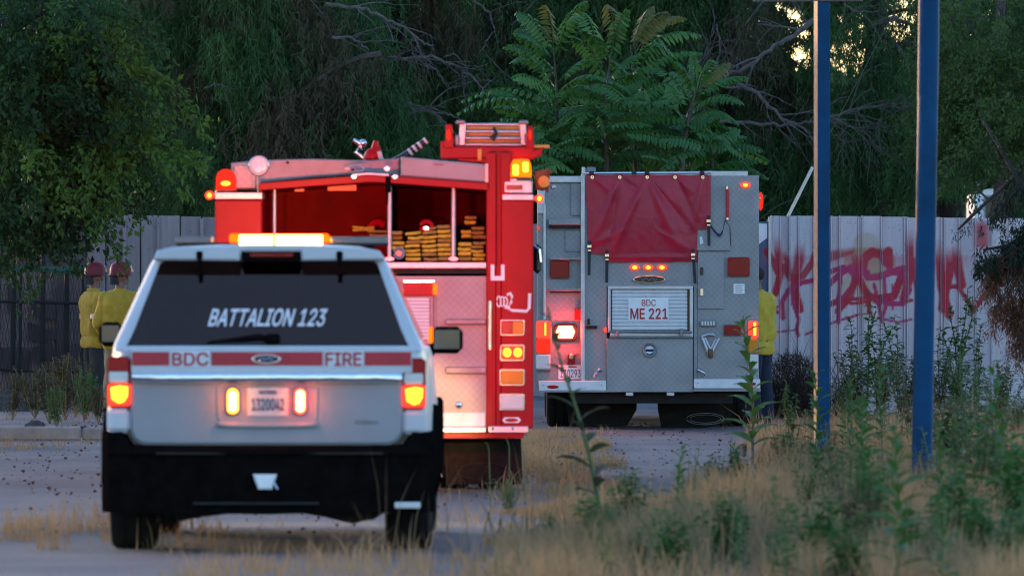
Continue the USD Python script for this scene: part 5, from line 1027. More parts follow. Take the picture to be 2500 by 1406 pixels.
def trunk_mesh(base, top, r0, r1, rng, n=10, wob=.08):
    t = np.linspace(0, 1, n)[:, None]; p = base + (top - base) * t; p[1:-1] += rng.normal(0, wob, (n - 2, 3)) * [1, 1, 0]
    return MB().tube(p, np.linspace(r0, r1, n) * (1 + .6 * np.exp(-np.linspace(0, 1, n) * 12)), 12)
def weeping(label, px, Y, R_, nb, seed, H=9.0, trunks=((0, 0, .26),), fine=True, extra=(), dead=(), mat='leaf_weeping', group=None, zmin=.9, front=.75, brown=0.12, gap=None, drop=.85):
    rng = np.random.default_rng(seed); X0 = (px - 1250) * Y / F; z0 = float(rise(Y)); t = thing('weeping_tree', label, 'tree', (X0, Y, z0), group=group)
    c = np.array([X0, Y, z0]); br = MB(); cr = MB(); cb = MB()
    for k, (dx, dyy, r) in enumerate(trunks):
        obj('trunk', trunk_mesh(np.array([dx, dyy, -.2]), np.array([dx + rng.normal(0, .25), dyy + .2, H]), r, r * .35, rng), 'bark_dark', t, smooth=60)
    jobs = []
    for b in range(nb):
        hz = 1.2 + (min(H, 7.6) - 1.2) * ((b + rng.random()) / nb); az = rng.normal(-90, 60) if rng.random() < front else rng.uniform(0, 360)
        L = R_ * (.45 + .65 * rng.random()); az = math.radians(az); d = np.array([math.cos(az), math.sin(az), 0]); s = np.linspace(0, 1, 8)[:, None]
        P = np.array([0, 0, hz]) + d * L * s + np.array([0, 0, 1]) * (L * (.75 * s - 1.15 * s * s) * (.5 + .5 * rng.random())); P[:, :2] += rng.normal(0, .05, (8, 2)); jobs.append((P, 1.0))
        br.tube(P, np.linspace(.045, .008, 8) * (.6 + .6 * rng.random()), 5, False)
    for pts, Yb in extra: P = np.array([at(a, b_, Yb) for a, b_ in pts]) - c; jobs.append((P, 3.6)); br.tube(P, np.linspace(.05, .012, len(P)), 5, False)
    for P, k in jobs:
        m = int((120 if fine else 60) * k); v, f = curtain(P[2:] if k == 1 else P, rng, m, 22 if fine else 12, drop, R_ * (.10 if k == 1 else .11), .15 if fine else .26, .016 if fine else .04)
        if gap is not None:   # thin places where the sky shows through
            w = v.reshape(-1, 3, 3)[:, 0] + c; qx, qy = 1250 + w[:, 0] * F / w[:, 1], HOR - (w[:, 2] - EYE) * F / w[:, 1]
            keep = np.ones(len(w), bool)
            for gx_, gy_, grx, gry in gap: keep &= (((qx - gx_) / grx) ** 2 + ((qy - gy_) / gry) ** 2) > .25 + 1.2 * rng.random(len(w))
            v = v.reshape(-1, 3, 3)[keep].reshape(-1, 3); f = np.arange(len(v)).reshape(-1, 3)
        keep = (v.reshape(-1, 3, 3)[:, 0, 2] > zmin - .9); v = v.reshape(-1, 3, 3)[keep].reshape(-1, 3); f = np.arange(len(v)).reshape(-1, 3)
        (cb if rng.random() < brown else cr).add(v, f)
    tag(obj('limbs', br, 'bark', t), kind='stuff')
    if cr.v: obj('crown', cr, mat, t)
    if cb.v: obj('withered_foliage', cb, 'leaf_weeping_brown', t)
    for pts, Yb, r, nt in dead:
        P = np.array([at(a, b_, Yb) for a, b_ in pts]) - c; s = np.linspace(0, 1, len(P)); n = 5 * len(P); P = np.stack([np.interp(np.linspace(0, 1, n), s, P[:, k]) for k in range(3)], 1); P[1:-1] += rng.normal(0, .012, (n - 2, 3)) 
        q = MB(); q.tube(P, np.linspace(r, r * .4, n), 6, False)
        for i in range(nt): k = int(rng.integers(2, n)); d = unit(P[min(k, n - 1)] - P[k - 2]); twigs(q, P[k], unit(d + rng.normal(0, .7, 3) * [1, .4, 1]), .35 + .4 * rng.random(), r * .35, 1, rng)
        obj('dead_branch', q, 'bark_grey' if r > .02 else 'twig', t)
    return t
GAP = [(1938, 30, 30, 26), (1905, 8, 20, 18), (1962, 70, 18, 26), (1952, 130, 22, 26), (1945, 165, 14, 12), (1925, 75, 12, 16), (2034, 120, 10, 18), (2036, 165, 9, 14), (2062, 112, 12, 8), (2052, 40, 10, 14), (2070, 75, 9, 9), (2105, 60, 8, 8), (2150, 148, 10, 7), (2175, 40, 8, 8), (2190, 225, 5, 8), (1852, 45, 10, 8), (1860, 15, 9, 8), (1792, 8, 8, 6), (2345, 512, 130, 44), (2412, 485, 60, 60), (2450, 505, 50, 40)]
weeping('dark weeping tree behind the left end of the board fence, above the firefighters', 330, 121, 2.5, 44, 21, trunks=((0, 0, .22),), brown=.05)
weeping('dark weeping tree with double trunk above the spotlight of the red engine', 640, 118.5, 2.3, 46, 22, trunks=((-.12, .3, .17), (.6, .5, .21)), dead=(([(795, 10), (880, 20), (930, 40), (990, 70), (1040, 108), (1058, 112)], 116, .03, 7), ([(812, 92), (862, 92), (900, 122)], 116.5, .028, 4), ([(500, 215), (540, 205), (570, 230)], 116.5, .014, 3)),
        extra=(([(930, 132), (880, 140), (820, 165), (760, 205), (700, 260), (655, 330)], 116.6), ([(900, 140), (915, 200), (930, 260), (950, 320)], 116.7), ([(560, 60), (600, 75), (640, 110), (670, 160)], 117)), brown=.15)
weeping('dark weeping tree with a thick trunk above the water cannon', 945, 121, 2.5, 46, 23, trunks=((0, 0, .32),), dead=(([(930, 145), (980, 140), (1060, 142), (1120, 165), (1160, 195), (1192, 240)], 117, .03, 8), ([(1020, 145), (1065, 170), (1080, 200), (1098, 217)], 117, .018, 3), ([(1085, 140), (1110, 132), (1138, 165), (1132, 235)], 117, .014, 2), ([(930, 246), (990, 250), (1040, 268), (1075, 285), (1088, 310)], 117, .036, 3), ([(965, 278), (1050, 272), (1100, 280), (1130, 296)], 117, .024, 2), ([(1155, 0), (1195, 30), (1205, 75), (1170, 130)], 117, .018, 2)))
weeping('dark weeping tree behind the gantry ladder and the pinnate sapling', 1235, 123, 2.5, 46, 24)
weeping('dark weeping tree with grey twigs, behind the centre of the pinnate sapling', 1530, 121.5, 2.4, 44, 25, dead=(([(1735, 330), (1700, 200), (1730, 120), (1690, 30)], 117, .012, 8), ([(1660, 200), (1720, 140), (1745, 60)], 117, .012, 8)), gap=GAP)
weeping('dark weeping tree with long bare limbs, left of the square blue pole', 1800, 120.5, 2.3, 40, 26, trunks=((.1, .3, .2),), dead=(([(2000, 40), (1950, 80), (1890, 115), (1820, 165), (1728, 205)], 115, .045, 7), ([(1800, 203), (1850, 228), (1910, 290), (1960, 312), (1988, 340)], 115, .034, 4), ([(1745, 294), (1830, 300), (1920, 306), (1990, 296), (2060, 300)], 115, .03, 8), ([(1750, 60), (1760, 120), (1735, 200)], 116, .014, 8)), gap=GAP, brown=.25)
weeping('dark weeping tree with tangled dead twigs between the two poles', 2120, 119, 2.4, 36, 27, trunks=((-.05, .4, .22),), dead=(([(1990, 300), (2080, 268), (2160, 258), (2235, 270)], 114, .022, 14), ([(2030, 290), (2080, 310), (2120, 330), (2150, 370)], 114, .02, 12), ([(2040, 330), (2060, 350), (2045, 395)], 114, .014, 5), ([(2060, 10), (2090, 30), (2130, 30)], 116, .02, 5)), gap=GAP, brown=.15)
weeping('dark weeping tree behind the round blue pole', 2330, 125, 2.6, 36, 28, gap=GAP)
weeping('dark weeping tree at the far left behind the broadleaf tree', 60, 123, 2.6, 36, 29)
BACK = ['beyond the left edge', 'behind the broadleaf tree', 'behind the spotlight of the red engine', 'behind the hose bed of the red engine', 'behind the ladder gantry', 'behind the pinnate sapling', 'behind the right half of the grey engine', 'behind the olive green tree', 'beyond the right edge']
for i, (px, Y) in enumerate([(-250, 128), (180, 137), (480, 134), (790, 136), (1090, 138), (1390, 135), (1680, 137), (2480, 139), (2740, 131)]):
    weeping('dark tree of the back row, ' + BACK[i], px, Y, 2.9, 46, 40 + i, fine=False, group='back row of dark trees', brown=.05, gap=GAP)
tag(obj('far_trees', MB().add(*curtain(np.array([[-30, 160, 5.], [-10, 158, 6.], [4, 160, 5.2]]), np.random.default_rng(5), 1700, 22, 4.6, 1.5, .7, .22)).add(*curtain(np.array([[-2, 285, 8.2], [14, 280, 8.6], [34, 290, 9.]]), np.random.default_rng(6), 1500, 22, 6.5, 1.6, .9, .34)), 'leaf_weeping'), label='distant dark wood seen as one mass behind the tree rows', cat='wood', kind='stuff')

# pinnate sapling (tree of heaven) behind the grey engine
YT = 101.0
hv = thing('pinnate_sapling', 'bright green sapling with long feathery pinnate leaves behind the two engines', 'tree', (at(1500, 0, YT)[0], YT, 0)); HO = np.array([at(1500, 0, YT)[0], YT, 0.])
rng = np.random.default_rng(77)
STEMS = [((1375, 800), (1362, 420), (1360, 250), (1352, 120)), ((1480, 800), (1482, 420), (1478, 240), (1490, 140)), ((1560, 800), (1552, 400), (1548, 200), (1540, 110)), ((1650, 800), (1665, 420), (1680, 290), (1700, 215)), ((1240, 800), (1270, 430), (1290, 330), (1300, 260)), ((1760, 800), (1740, 430), (1735, 350), (1730, 300))]
for pts in STEMS:
    dyv = rng.normal(0, .5); q = MB(); P = np.array([at(a, b, YT + dyv) - HO for a, b in pts]); q.tube(P, [.035, .026, .018, .009], 8); obj('stem', q, 'bark', hv, smooth=60)
def frond(p0, p1, sag, nl, ll, lw, rng, curl=.0):
    """rachis from p0 to p1 arching upward, leaflets in pairs hanging to both sides"""
    t = np.linspace(0, 1, 14)[:, None]; L = np.linalg.norm(p1 - p0); P = p0 + (p1 - p0) * t + np.array([0, 0, 1]) * (4 * sag * L * t * (1 - t)); q = MB(); q.tube(P, np.linspace(.008, .003, 14), 4, False)
    tt = np.linspace(.14, .99, nl); X = np.stack([np.interp(tt, t[:, 0], P[:, k]) for k in range(3)], 1); T = unit(np.gradient(P, axis=0)); T = np.stack([np.interp(tt, t[:, 0], T[:, k]) for k in range(3)], 1)
    side0 = unit(np.cross(T, [0, 0, 1.0])); roll = rng.uniform(-.7, .7); up = np.cross(side0, T); sd = side0 * math.cos(roll) + up * math.sin(roll)
    V, Fc = [], []
    for s in (-1, 1):
        d = unit(sd * s + T * .45 + np.array([0, 0, -.55 - .35 * rng.random()]) + rng.normal(0, .10, (nl, 3))); l = ll * (1 - .55 * np.abs(2 * tt - .9) ** 2.2) * (.85 + .3 * rng.random(nl)); w = lw * (.8 + .4 * rng.random(nl))
        cr_ = unit(np.cross(d, T)); wv = unit(np.cross(cr_, d)); m1 = X + d * (l * .32)[:, None]; m2 = X + d * (l * .7)[:, None] + [0, 0, -.01]; tip = X + d * l[:, None] + np.array([0, 0, -1]) * (l * .12)[:, None]; nz = cr_ * (w * .22)[:, None]
        v = np.stack([X, m1 - wv * w[:, None] / 2 + nz, m1, m1 + wv * w[:, None] / 2 + nz, m2 - wv * w[:, None] * .36 + nz, m2, m2 + wv * w[:, None] * .36 + nz, tip], 1).reshape(-1, 3)
        k = np.arange(nl)[:, None] * 8; f = np.vstack([k + a for a in ([0, 2, 1], [0, 3, 2], [1, 2, 5], [1, 5, 4], [2, 3, 6], [2, 6, 5], [4, 5, 7], [5, 6, 7])]); q.add(v, f)
    return q
FR = [((1352, 125), (1262, 30)), ((1350, 130), (1256, 75)), ((1352, 120), (1335, 15)), ((1356, 122), (1432, 5)), ((1345, 140), (1258, 80)), ((1360, 150), (1415, 40)), ((1360, 190), (1242, 110)), ((1362, 200), (1250, 150)), ((1470, 165), (1420, 30)), ((1490, 140), (1530, 25)), ((1505, 120), (1480, 15)),
      ((1545, 115), (1590, 18)), ((1550, 118), (1630, 30)), ((1552, 130), (1668, 45)), ((1550, 140), (1706, 85)), ((1490, 150), (1425, 75)), ((1478, 200), (1400, 90)), ((1480, 210), (1560, 135)), ((1360, 230), (1235, 115)), ((1365, 200), (1460, 150)), ((1365, 230), (1475, 195)), ((1362, 260), (1130, 245)), ((1362, 300), (1120, 275)), ((1360, 270), (1255, 190)), ((1362, 230), (1270, 195)),
      ((1365, 270), (1440, 215)), ((1480, 250), (1590, 195)), ((1480, 240), (1560, 180)), ((1548, 210), (1640, 130)), ((1548, 190), (1710, 130)), ((1700, 225), (1650, 150)), ((1702, 220), (1690, 135)), ((1704, 222), (1740, 150)), ((1706, 225), (1776, 155)), ((1705, 235), (1820, 190)), ((1700, 250), (1640, 175)), ((1690, 260), (1570, 165)), ((1695, 270), (1812, 250)), ((1690, 290), (1800, 300)), ((1680, 310), (1795, 330)), ((1690, 250), (1730, 230)), ((1670, 300), (1560, 290)), ((1670, 330), (1580, 340)), ((1550, 250), (1460, 260)), ((1550, 300), (1640, 320)), ((1480, 300), (1400, 310)), ((1480, 330), (1380, 340)), ((1362, 330), (1270, 330)), ((1362, 350), (1440, 350)), ((1730, 320), (1780, 360)), ((1735, 370), (1690, 410)), ((1300, 270), (1200, 220)), ((1295, 290), (1210, 260)), ((1480, 270), (1590, 250))]
tips = {2, 10, 11, 12, 13, 33}
for i, (a, b) in enumerate(FR):
    dyv = rng.normal(0, .35); p0, p1 = at(*a, YT + dyv) - HO, at(*b, YT + dyv - .15 + rng.normal(0, .45)) - HO
    obj('leaf', frond(p0, p1, .13 + .08 * rng.random(), 13, .165, .058, rng), 'leaf_heaven_tip' if i in tips else 'leaf_heaven', hv, label='brownish new leaf at the top' if i in tips else None)
fol = MB()
for i in range(230):
    st_ = STEMS[int(rng.integers(len(STEMS)))]; u = rng.random(); pb = np.array(st_[1]) * (1 - u) + np.array(st_[2]) * u + rng.normal(0, 12, 2); ang = rng.uniform(-.6, math.pi + .6); ln = 70 + 70 * rng.random()
    pe_ = pb + np.array([math.cos(ang) * 1.1, -math.sin(ang) * .6 + .1]) * ln; dyv = rng.normal(.2, .8); 
    q = frond(at(*pb, YT + dyv) - HO, at(*pe_, YT + dyv + rng.normal(0, .4)) - HO, .1, 11, .16, .058, rng); fol.add(*q.out())
tag(obj('inner_foliage', fol, 'leaf_heaven', hv), kind='stuff')

# broadleaf tree on the left
def sprays(t, org, clusters, Y, dep, mat, rng, leaf, lw, per=70, droop=1.0, name='crown', gap=None):
    cr = MB(); br = MB()
    for px, py, rx, ry, n in clusters:
        for _ in range(n):
            a = rng.uniform(0, 2 * np.pi); r = math.sqrt(rng.random()); p = at(px + rx * r * math.cos(a), py + ry * r * math.sin(a), Y + rng.normal(0, dep)) - org
            d = unit(np.array([rng.normal(.45 if px < 1250 else -.2, .6), rng.normal(-.2, .5), -.25 * droop + rng.normal(0, .3)])); L = .35 + .45 * rng.random(); s = np.linspace(0, 1, 7)[:, None]; P = p + d * L * s + np.array([0, 0, -1]) * (.35 * droop * L * s * s); br.tube(P, np.linspace(.008, .002, 7), 3, False)
            u = rng.random(per); b = np.stack([np.interp(u, s[:, 0], P[:, k]) for k in range(3)], 1) + rng.normal(0, .05, (per, 3)); dl = unit(d * .5 + rng.normal(0, .6, (per, 3)) + [0, 0, -.45 * droop]); cr.add(*dia_leaves(b, dl, leaf * (.6 + .7 * rng.random(per)), lw * (.7 + .6 * rng.random(per)), rng))
    v, f = cr.out()
    if gap:
        w = v.reshape(-1, 4, 3)[:, 0] + org; qx, qy = 1250 + w[:, 0] * F / w[:, 1], HOR - (w[:, 2] - EYE) * F / w[:, 1]; keep = np.ones(len(w), bool)
        for gx_, gy_, grx, gry in gap: keep &= (((qx - gx_) / grx) ** 2 + ((qy - gy_) / gry) ** 2) > .4 + rng.random(len(w))
        v = v.reshape(-1, 4, 3)[keep].reshape(-1, 3); k = np.arange(len(v) // 4)[:, None] * 4; f = np.vstack([k + [0, 2, 1], k + [0, 3, 2]])
    obj(name, MB().add(v, f), mat, t); tag(obj('twigs', br, 'bark_dark', t), kind='stuff')
YE = 80.0; rng = np.random.default_rng(91)
el = thing('broadleaf_tree', 'dark broadleaf tree with drooping leafy sprays hanging in from the left edge', 'tree', (at(-150, 0, YE)[0], YE, 0)); EO = np.array([at(-150, 0, YE)[0], YE, 0.])
obj('trunk', trunk_mesh(np.array([0, 0, -.2]), np.array([.2, .2, 6.5]), .24, .1, rng), 'bark_dark', el, smooth=60)
for pts in (((-150, 350), (-20, 250), (120, 170), (240, 130)), ((-150, 450), (0, 360), (140, 310), (300, 310)), ((-150, 500), (-40, 430), (60, 420), (180, 440)), ((-150, 150), (0, 60), (150, 20))):
    q = MB(); P = np.array([at(a, b, YE) - EO for a, b in pts]); q.tube(P, np.linspace(.09, .02, len(P)), 8); obj('limb', q, 'bark_dark', el, smooth=60)
sprays(el, EO, [(60, 60, 150, 110, 46), (190, 60, 90, 80, 18), (270, 60, 40, 60, 9), (90, 200, 150, 90, 42), (250, 170, 70, 50, 13), (300, 195, 40, 40, 10), (110, 330, 140, 80, 34), (240, 330, 70, 30, 16), (320, 335, 32, 22, 9), (100, 440, 110, 60, 28), (190, 420, 50, 50, 14), (40, 530, 80, 60, 26), (100, 560, 30, 40, 7), (-120, 200, 120, 300, 50), (-60, 560, 60, 60, 12)], YE, .55, 'leaf_elm', rng, .085, .042, per=70)
sprays(el, EO, [(345, 338, 26, 16, 8), (300, 160, 40, 26, 8), (330, 195, 26, 18, 5), (215, 385, 60, 26, 9), (120, 420, 70, 26, 9), (180, 460, 40, 26, 6), (60, 320, 60, 30, 5), (250, 60, 30, 30, 5), (90, 130, 60, 30, 4)], YE - .7, .15, 'leaf_elm_light', rng, .085, .042, per=70, name='light_sprays')
ol = thing('olive_green_tree', 'olive green tree behind the right end of the graffiti fence', 'tree', (at(2408, 0, 113)[0], 113, 0)); OO = np.array([at(2408, 0, 113)[0], 113, 0.])
obj('trunk', trunk_mesh(np.array([0, 0, -.2]), np.array([.3, .4, 7.5]), .085, .05, rng), 'bark', ol, smooth=60)
sprays(ol, OO, [(2400, 60, 130, 90, 80), (2420, 200, 120, 90, 80), (2380, 320, 100, 60, 46), (2360, 385, 70, 30, 22), (2470, 340, 60, 50, 18), (2560, 200, 60, 200, 40), (2300, 200, 40, 120, 16)], 113, .8, 'leaf_olive', rng, .085, .04, per=60, gap=[(2330, 50, 14, 20), (2370, 60, 14, 26), (2430, 35, 16, 18), (2450, 20, 20, 14), (2490, 50, 16, 30), (2480, 75, 20, 10)])
# dark conifer with a dead brown branch on the right
YC = 84.0; rng = np.random.default_rng(123)
cy = thing('dark_conifer', 'dark conifer with a drooping dead brown branch at the right edge', 'tree', (at(2620, 0, YC)[0], YC, 0)); CO = np.array([at(2620, 0, YC)[0], YC, 0.])
obj('trunk', trunk_mesh(np.array([0, 0, -.2]), np.array([0.1, .1, 5.5]), .15, .06, rng), 'bark_dark', cy, smooth=60)
cr, br, dd = MB(), MB(), MB()
def P_(pts): return np.array([at(a, b, YC + .15 * math.sin(a * .1)) - CO for a, b in pts])
for pts, n, dr in ((((2600, 430), (2530, 560), (2460, 600), (2400, 610)), 130, .28), (((2600, 400), (2540, 430), (2500, 440), (2420, 545)), 50, .2), (((2600, 480), (2520, 580), (2440, 630), (2395, 640)), 130, .16), (((2600, 350), (2540, 380), (2500, 400)), 60, .35), (((2600, 470), (2550, 520), (2490, 560)), 130, .5), (((2540, 600), (2490, 640), (2450, 640)), 60, .2), (((2600, 250), (2560, 330), (2540, 400)), 60, .4)):
    P = P_(pts); br.tube(P, np.linspace(.05, .01, len(P)), 6, False); v, f = curtain(P, rng, n, 22, dr, .07, .07, .014); cr.add(v, f)
for pts in (((2640, 640), (2500, 460), (2440, 360), (2398, 290)), ((2600, 560), (2480, 430), (2380, 520), (2340, 560))): br.tube(P_(pts), [.05, .035, .02, .012], 6, False); v, f = curtain(P_(pts), rng, 22, 12, .12, .04, .06, .012); cr.add(v, f)
obj('limbs', br, 'bark_dark', cy); obj('foliage', cr, 'leaf_cypress', cy)
for pts, n, dr in ((((2560, 600), (2490, 605), (2440, 640), (2412, 690)), 110, .3), (((2560, 620), (2500, 660), (2460, 720), (2425, 760)), 110, .35), (((2560, 640), (2510, 700), (2480, 780)), 120, .4), (((2540, 700), (2500, 780), (2490, 850)), 90, .3)):
    P = P_(pts); dd.tube(P, np.linspace(.02, .005, len(P)), 5, False); v, f = curtain(P, rng, n, 22, dr, .055, .07, .010); dd.add(v, f)
obj('dead_branch', dd, 'leaf_dead', cy, label='drooping dead branch with brown needles')

# ------------------------------------------------------------------ things beyond the fences
fc = thing('silver_car', 'silver car parked on the rise behind the graffiti fence, right of the round pole', 'car', (at(2213, 0, 220)[0], 220, float(rise(220))), 0)
S = []
for x, zt in ((-2.0, .75), (-1.9, .92), (-1.1, .98), (.9, .98), (1.2, .93), (2.0, .80), (2.12, .62)):
    S.append([(x, -.78, .28), (x, -.84, .5), (x, -.82, zt - .06), (x, -.74, zt), (x, .74, zt), (x, .82, zt - .06), (x, .84, .5), (x, .78, .28)])
obj('body', loft(S), 'far_silver', fc, smooth=30); S = []
for x, zt in ((-1.6, 1.0), (-1.0, 1.36), (-.3, 1.44), (.3, 1.40), (1.15, .97)): S.append([(x, -.74, .92), (x, -.60 if zt > 1.1 else -.7, zt), (x, .60 if zt > 1.1 else .7, zt), (x, .74, .92)])
o = obj('cabin', loft(S), 'far_silver', fc, smooth=30); q = MB(); q.add([(-1.2, -.735, .99), (-.05, -.735, .99), (-.12, -.625, 1.34), (-.85, -.63, 1.31), (.03, -.735, .99), (.95, -.735, .99), (.3, -.63, 1.33), (-.02, -.625, 1.34)], [[0, 1, 2, 3], [4, 5, 6, 7]]); obj('window', q, 'gloss_black', o)
for x in (-1.3, 1.35):
    for y in (-.74, .74): obj('wheel', MB().lathe([(.1, -.1), (.3, -.1), (.32, 0), (.3, .1), (.1, .1)], (x, y, .32), 'y', 20), 'rubber', fc)
wb = thing('white_building', 'white building far behind the trees at the right', 'building', (at(2378, 0, 240)[0], 240, float(rise(240))))
obj('wall', MB().box(0, 6.5, 0, 4, -.1, 2.0, .0), 'far_white', wb); obj('roof', MB().box(-.1, 6.6, -.2, 4.2, 2.001, 2.12, .02), 'dull_metal', wb)
for x in (.28, 2.4, 4.8): w_ = obj('window', MB().box(x, x + .5, -.03, .02, .5, 1.75, .01), 'dull_metal', wb); obj('pane', MB().box(x + .05, x + .45, -.036, -.03, .55, 1.7), 'gloss_black', w_)
vt = thing('tan_truck', 'tan truck roof with red and amber lamps showing above the shaded board fence', 'truck', (at(172, 0, 120)[0], 120, float(rise(120))))
T = Rear(120, 172); zz = float(rise(120))
q = MB(); q.box(T.x(120), T.x(214), 0, 4, .6, T.z(505) - zz, .05); q.box(T.x(150), T.x(206), .3, 3.5, T.z(505) - zz - .01, T.z(484) - zz, .06); obj('body', q, 'kerb', vt)
for i in range(4): q = MB(); q.box(T.x(150), T.x(196), -.02, .2, T.z(497 - i * 7) - zz, T.z(494 - i * 7) - zz); obj('roof_slat', q, 'white_sign', vt)
q = MB(); q.ellipsoid(T.pt(98, 515, -.2) - [0, 0, zz], (.035, .03, .035)); obj('marker_light', q, 'lit_red', vt); q = MB(); q.tube([T.pt(98, 515, -.2) - [0, 0, zz], T.pt(122, 520, .1) - [0, 0, zz]], .01, 5); obj('lamp_arm', q, 'dark_metal', vt)
q = MB(); q.box(T.x(172), T.x(184), -.03, .02, T.z(524) - zz, T.z(512) - zz, .01); obj('amber_lamp', q, 'lit_amber_soft', vt); q = MB(); q.box(T.x(184), T.x(196), -.035, .02, T.z(505) - zz, T.z(495) - zz, .01); obj('mirror_lamp', q, 'chrome', vt)
for x in (-.45, .45):
    for y in (.8, 3.2): obj('wheel', MB().lathe([(.1, -.12), (.4, -.12), (.42, 0), (.4, .12), (.1, .12)], (x, y, .42), 'x', 20), 'rubber', vt)

# ------------------------------------------------------------------ weeds and dry grass
def leaf_strip(p, d, L, Wd, droop, rng, n=4):
    """a lanceolate leaf, folded along the midrib and bending down"""
    t = np.linspace(0, 1, n + 1); c = p + d * (L * t)[:, None] + np.array([0, 0, -1]) * (droop * L * t * t)[:, None]; s = unit(np.cross(d, [0, 0, 1.0]) + rng.normal(0, .15, 3)); u = np.array([0, 0, 1.0])
    w = Wd * np.array([.25, .85, 1.0, .7, .05])[:n + 1] * .5; V = np.concatenate([c - s * w[:, None] + u * w[:, None] * .35, c, c + s * w[:, None] + u * w[:, None] * .35]); f = []
    for i in range(n): f += [[i, n + 1 + i, n + 2 + i], [i, n + 2 + i, i + 1], [n + 1 + i, 2 * n + 2 + i, 2 * n + 3 + i], [n + 1 + i, 2 * n + 3 + i, n + 2 + i]]
    return V, np.array(f)
def weed(label, kind, px, py_tip, Y, seed, lean=0., mat='leaf_weed', group=None, cat='weed'):
    """prototype, 1 m tall before scaling"""
    rng = np.random.default_rng(seed); H = EYE + (HOR - py_tip) * Y / F; t = thing('tall_weed' if kind not in ('bush', 'clump') else 'leafy_bush', label, cat, (at(px, 0, Y)[0], Y, 0), 0, H, group)
    if kind in ('broad', 'thin'):
        n = 30 if kind == 'broad' else 18; s = np.linspace(0, 1, 9)[:, None]; P = np.array([lean, 0, 1.]) * s + np.hstack([.035 * np.sin(s * 5 + seed), .03 * np.cos(s * 4), 0 * s]) * s; obj('stem', MB().tube(P, np.linspace(.011, .004, 9), 5, False), 'stem_green', t, smooth=True)
        for i in range(n):
            u = .12 + .86 * (i + rng.random() * .5) / n; p = np.array([np.interp(u, s[:, 0], P[:, k]) for k in range(3)]); az = i * 2.4 + rng.normal(0, .3); d = unit(np.array([math.cos(az), math.sin(az), .55 + .5 * u])); L = (.25 - .14 * u ** 2) * (.75 + .5 * rng.random()) * (1 if kind == 'broad' else .7)
            obj('leaf', MB().add(*leaf_strip(p, d, L, L * .30, .35, rng)), mat, t, smooth=True)
    elif kind == 'narrow':
        st_, fo = MB(), MB(); nb_ = int(rng.integers(3, 6))
        for k in range(nb_):
            az = rng.uniform(0, 6.28); z0 = 0 if k == 0 else rng.uniform(.05, .45); h = 1.0 if k == 0 else rng.uniform(.55, .95); r_ = 0 if k == 0 else rng.uniform(.06, .2); s = np.linspace(0, 1, 8)[:, None]
            P = np.hstack([lean * (z0 + (h - z0) * s) + r_ * math.cos(az) * s ** .6, r_ * math.sin(az) * s ** .6, z0 + (h - z0) * s]) + np.hstack([.03 * np.sin(s * 6 + k), .03 * np.cos(s * 5 + k), 0 * s]) * s; st_.tube(P, np.linspace(.009, .003, 8), 4, False)
            for i in range(int(46 * (h - z0) * rng.uniform(.8, 1.5))):
                u = .06 + .94 * rng.random() ** .75; p = np.array([np.interp(u, s[:, 0], P[:, j]) for j in range(3)]); a = rng.uniform(0, 6.28); fo.add(*leaf_strip(p, unit(np.array([math.cos(a), math.sin(a), .7 + rng.normal(0, .35)])), .13 * (1.15 - .65 * u) * (.5 + .8 * rng.random()), .032, .45, rng, 3))
        obj('stem', st_, 'stem_green', t); obj('foliage', fo, mat, t)
    elif kind == 'bush':
        st_, fo = MB(), MB()
        for k in range(11):
            az = rng.uniform(0, 6.28); r = .08 + .30 * rng.random(); h = 1 - .75 * r * rng.random() - .12 * rng.random(); tip = np.array([r * math.cos(az), r * math.sin(az) * .7, h]); s = np.linspace(0, 1, 7)[:, None]; P = np.hstack([tip[0] * s ** .8, tip[1] * s ** .8, h * s]) + np.hstack([.03 * np.sin(s * 6 + k), .03 * np.cos(s * 7 + k), 0 * s]) * s; st_.tube(P, np.linspace(.009, .003, 7), 4, False)
            for i in range(62):
                u = .2 + .8 * rng.random() ** .8; p = np.array([np.interp(u, s[:, 0], P[:, j]) for j in range(3)]) + rng.normal(0, .015, 3); a = rng.uniform(0, 6.28); fo.add(*leaf_strip(p, unit(np.array([math.cos(a), math.sin(a), .6 + rng.normal(0, .4)])), .11 * (1.15 - .6 * u) * (.7 + .6 * rng.random()), .030, .4, rng, 3))
        obj('stem', st_, 'stem_dry', t); obj('foliage', fo, mat, t)
    elif kind == 'clump':
        st_, fo = MB(), MB()
        for k in range(8):
            az = rng.uniform(0, 6.28); r_ = .05 + .28 * rng.random(); h = 1 - .8 * r_ - .15 * rng.random() * (k > 0); s = np.linspace(0, 1, 7)[:, None]; P = np.hstack([r_ * math.cos(az) * s ** .8, r_ * math.sin(az) * s ** .8, h * s]) + np.hstack([.04 * np.sin(s * 6 + k), .04 * np.cos(s * 7 + k), 0 * s]) * s; st_.tube(P, np.linspace(.012, .004, 7), 4, False)
            for i in range(22):
                u = .12 + .88 * (i + rng.random()) / 22; p = np.array([np.interp(u, s[:, 0], P[:, j]) for j in range(3)]); a = i * 2.4 + rng.normal(0, .4); fo.add(*leaf_strip(p, unit(np.array([math.cos(a), math.sin(a), .55 + rng.normal(0, .3)])), .34 * (1.1 - .7 * u) * (.6 + .7 * rng.random()), .105 * (1.1 - .5 * u), .45, rng))
        obj('stem', st_, 'stem_green', t); obj('foliage', fo, mat, t)
    elif kind == 'hook':
        q = MB(); s = np.linspace(0, 1, 16); q.tube(np.column_stack([lean * s + .05 * np.clip(s - .88, 0, 1) / .12 * -1, .02 * np.sin(s * 4), np.where(s < .92, s, .92 + .08 * np.sin((s - .92) / .08 * 2.4))]), np.linspace(.009, .005, 16), 5, False); obj('stem', q, 'stem_green', t)
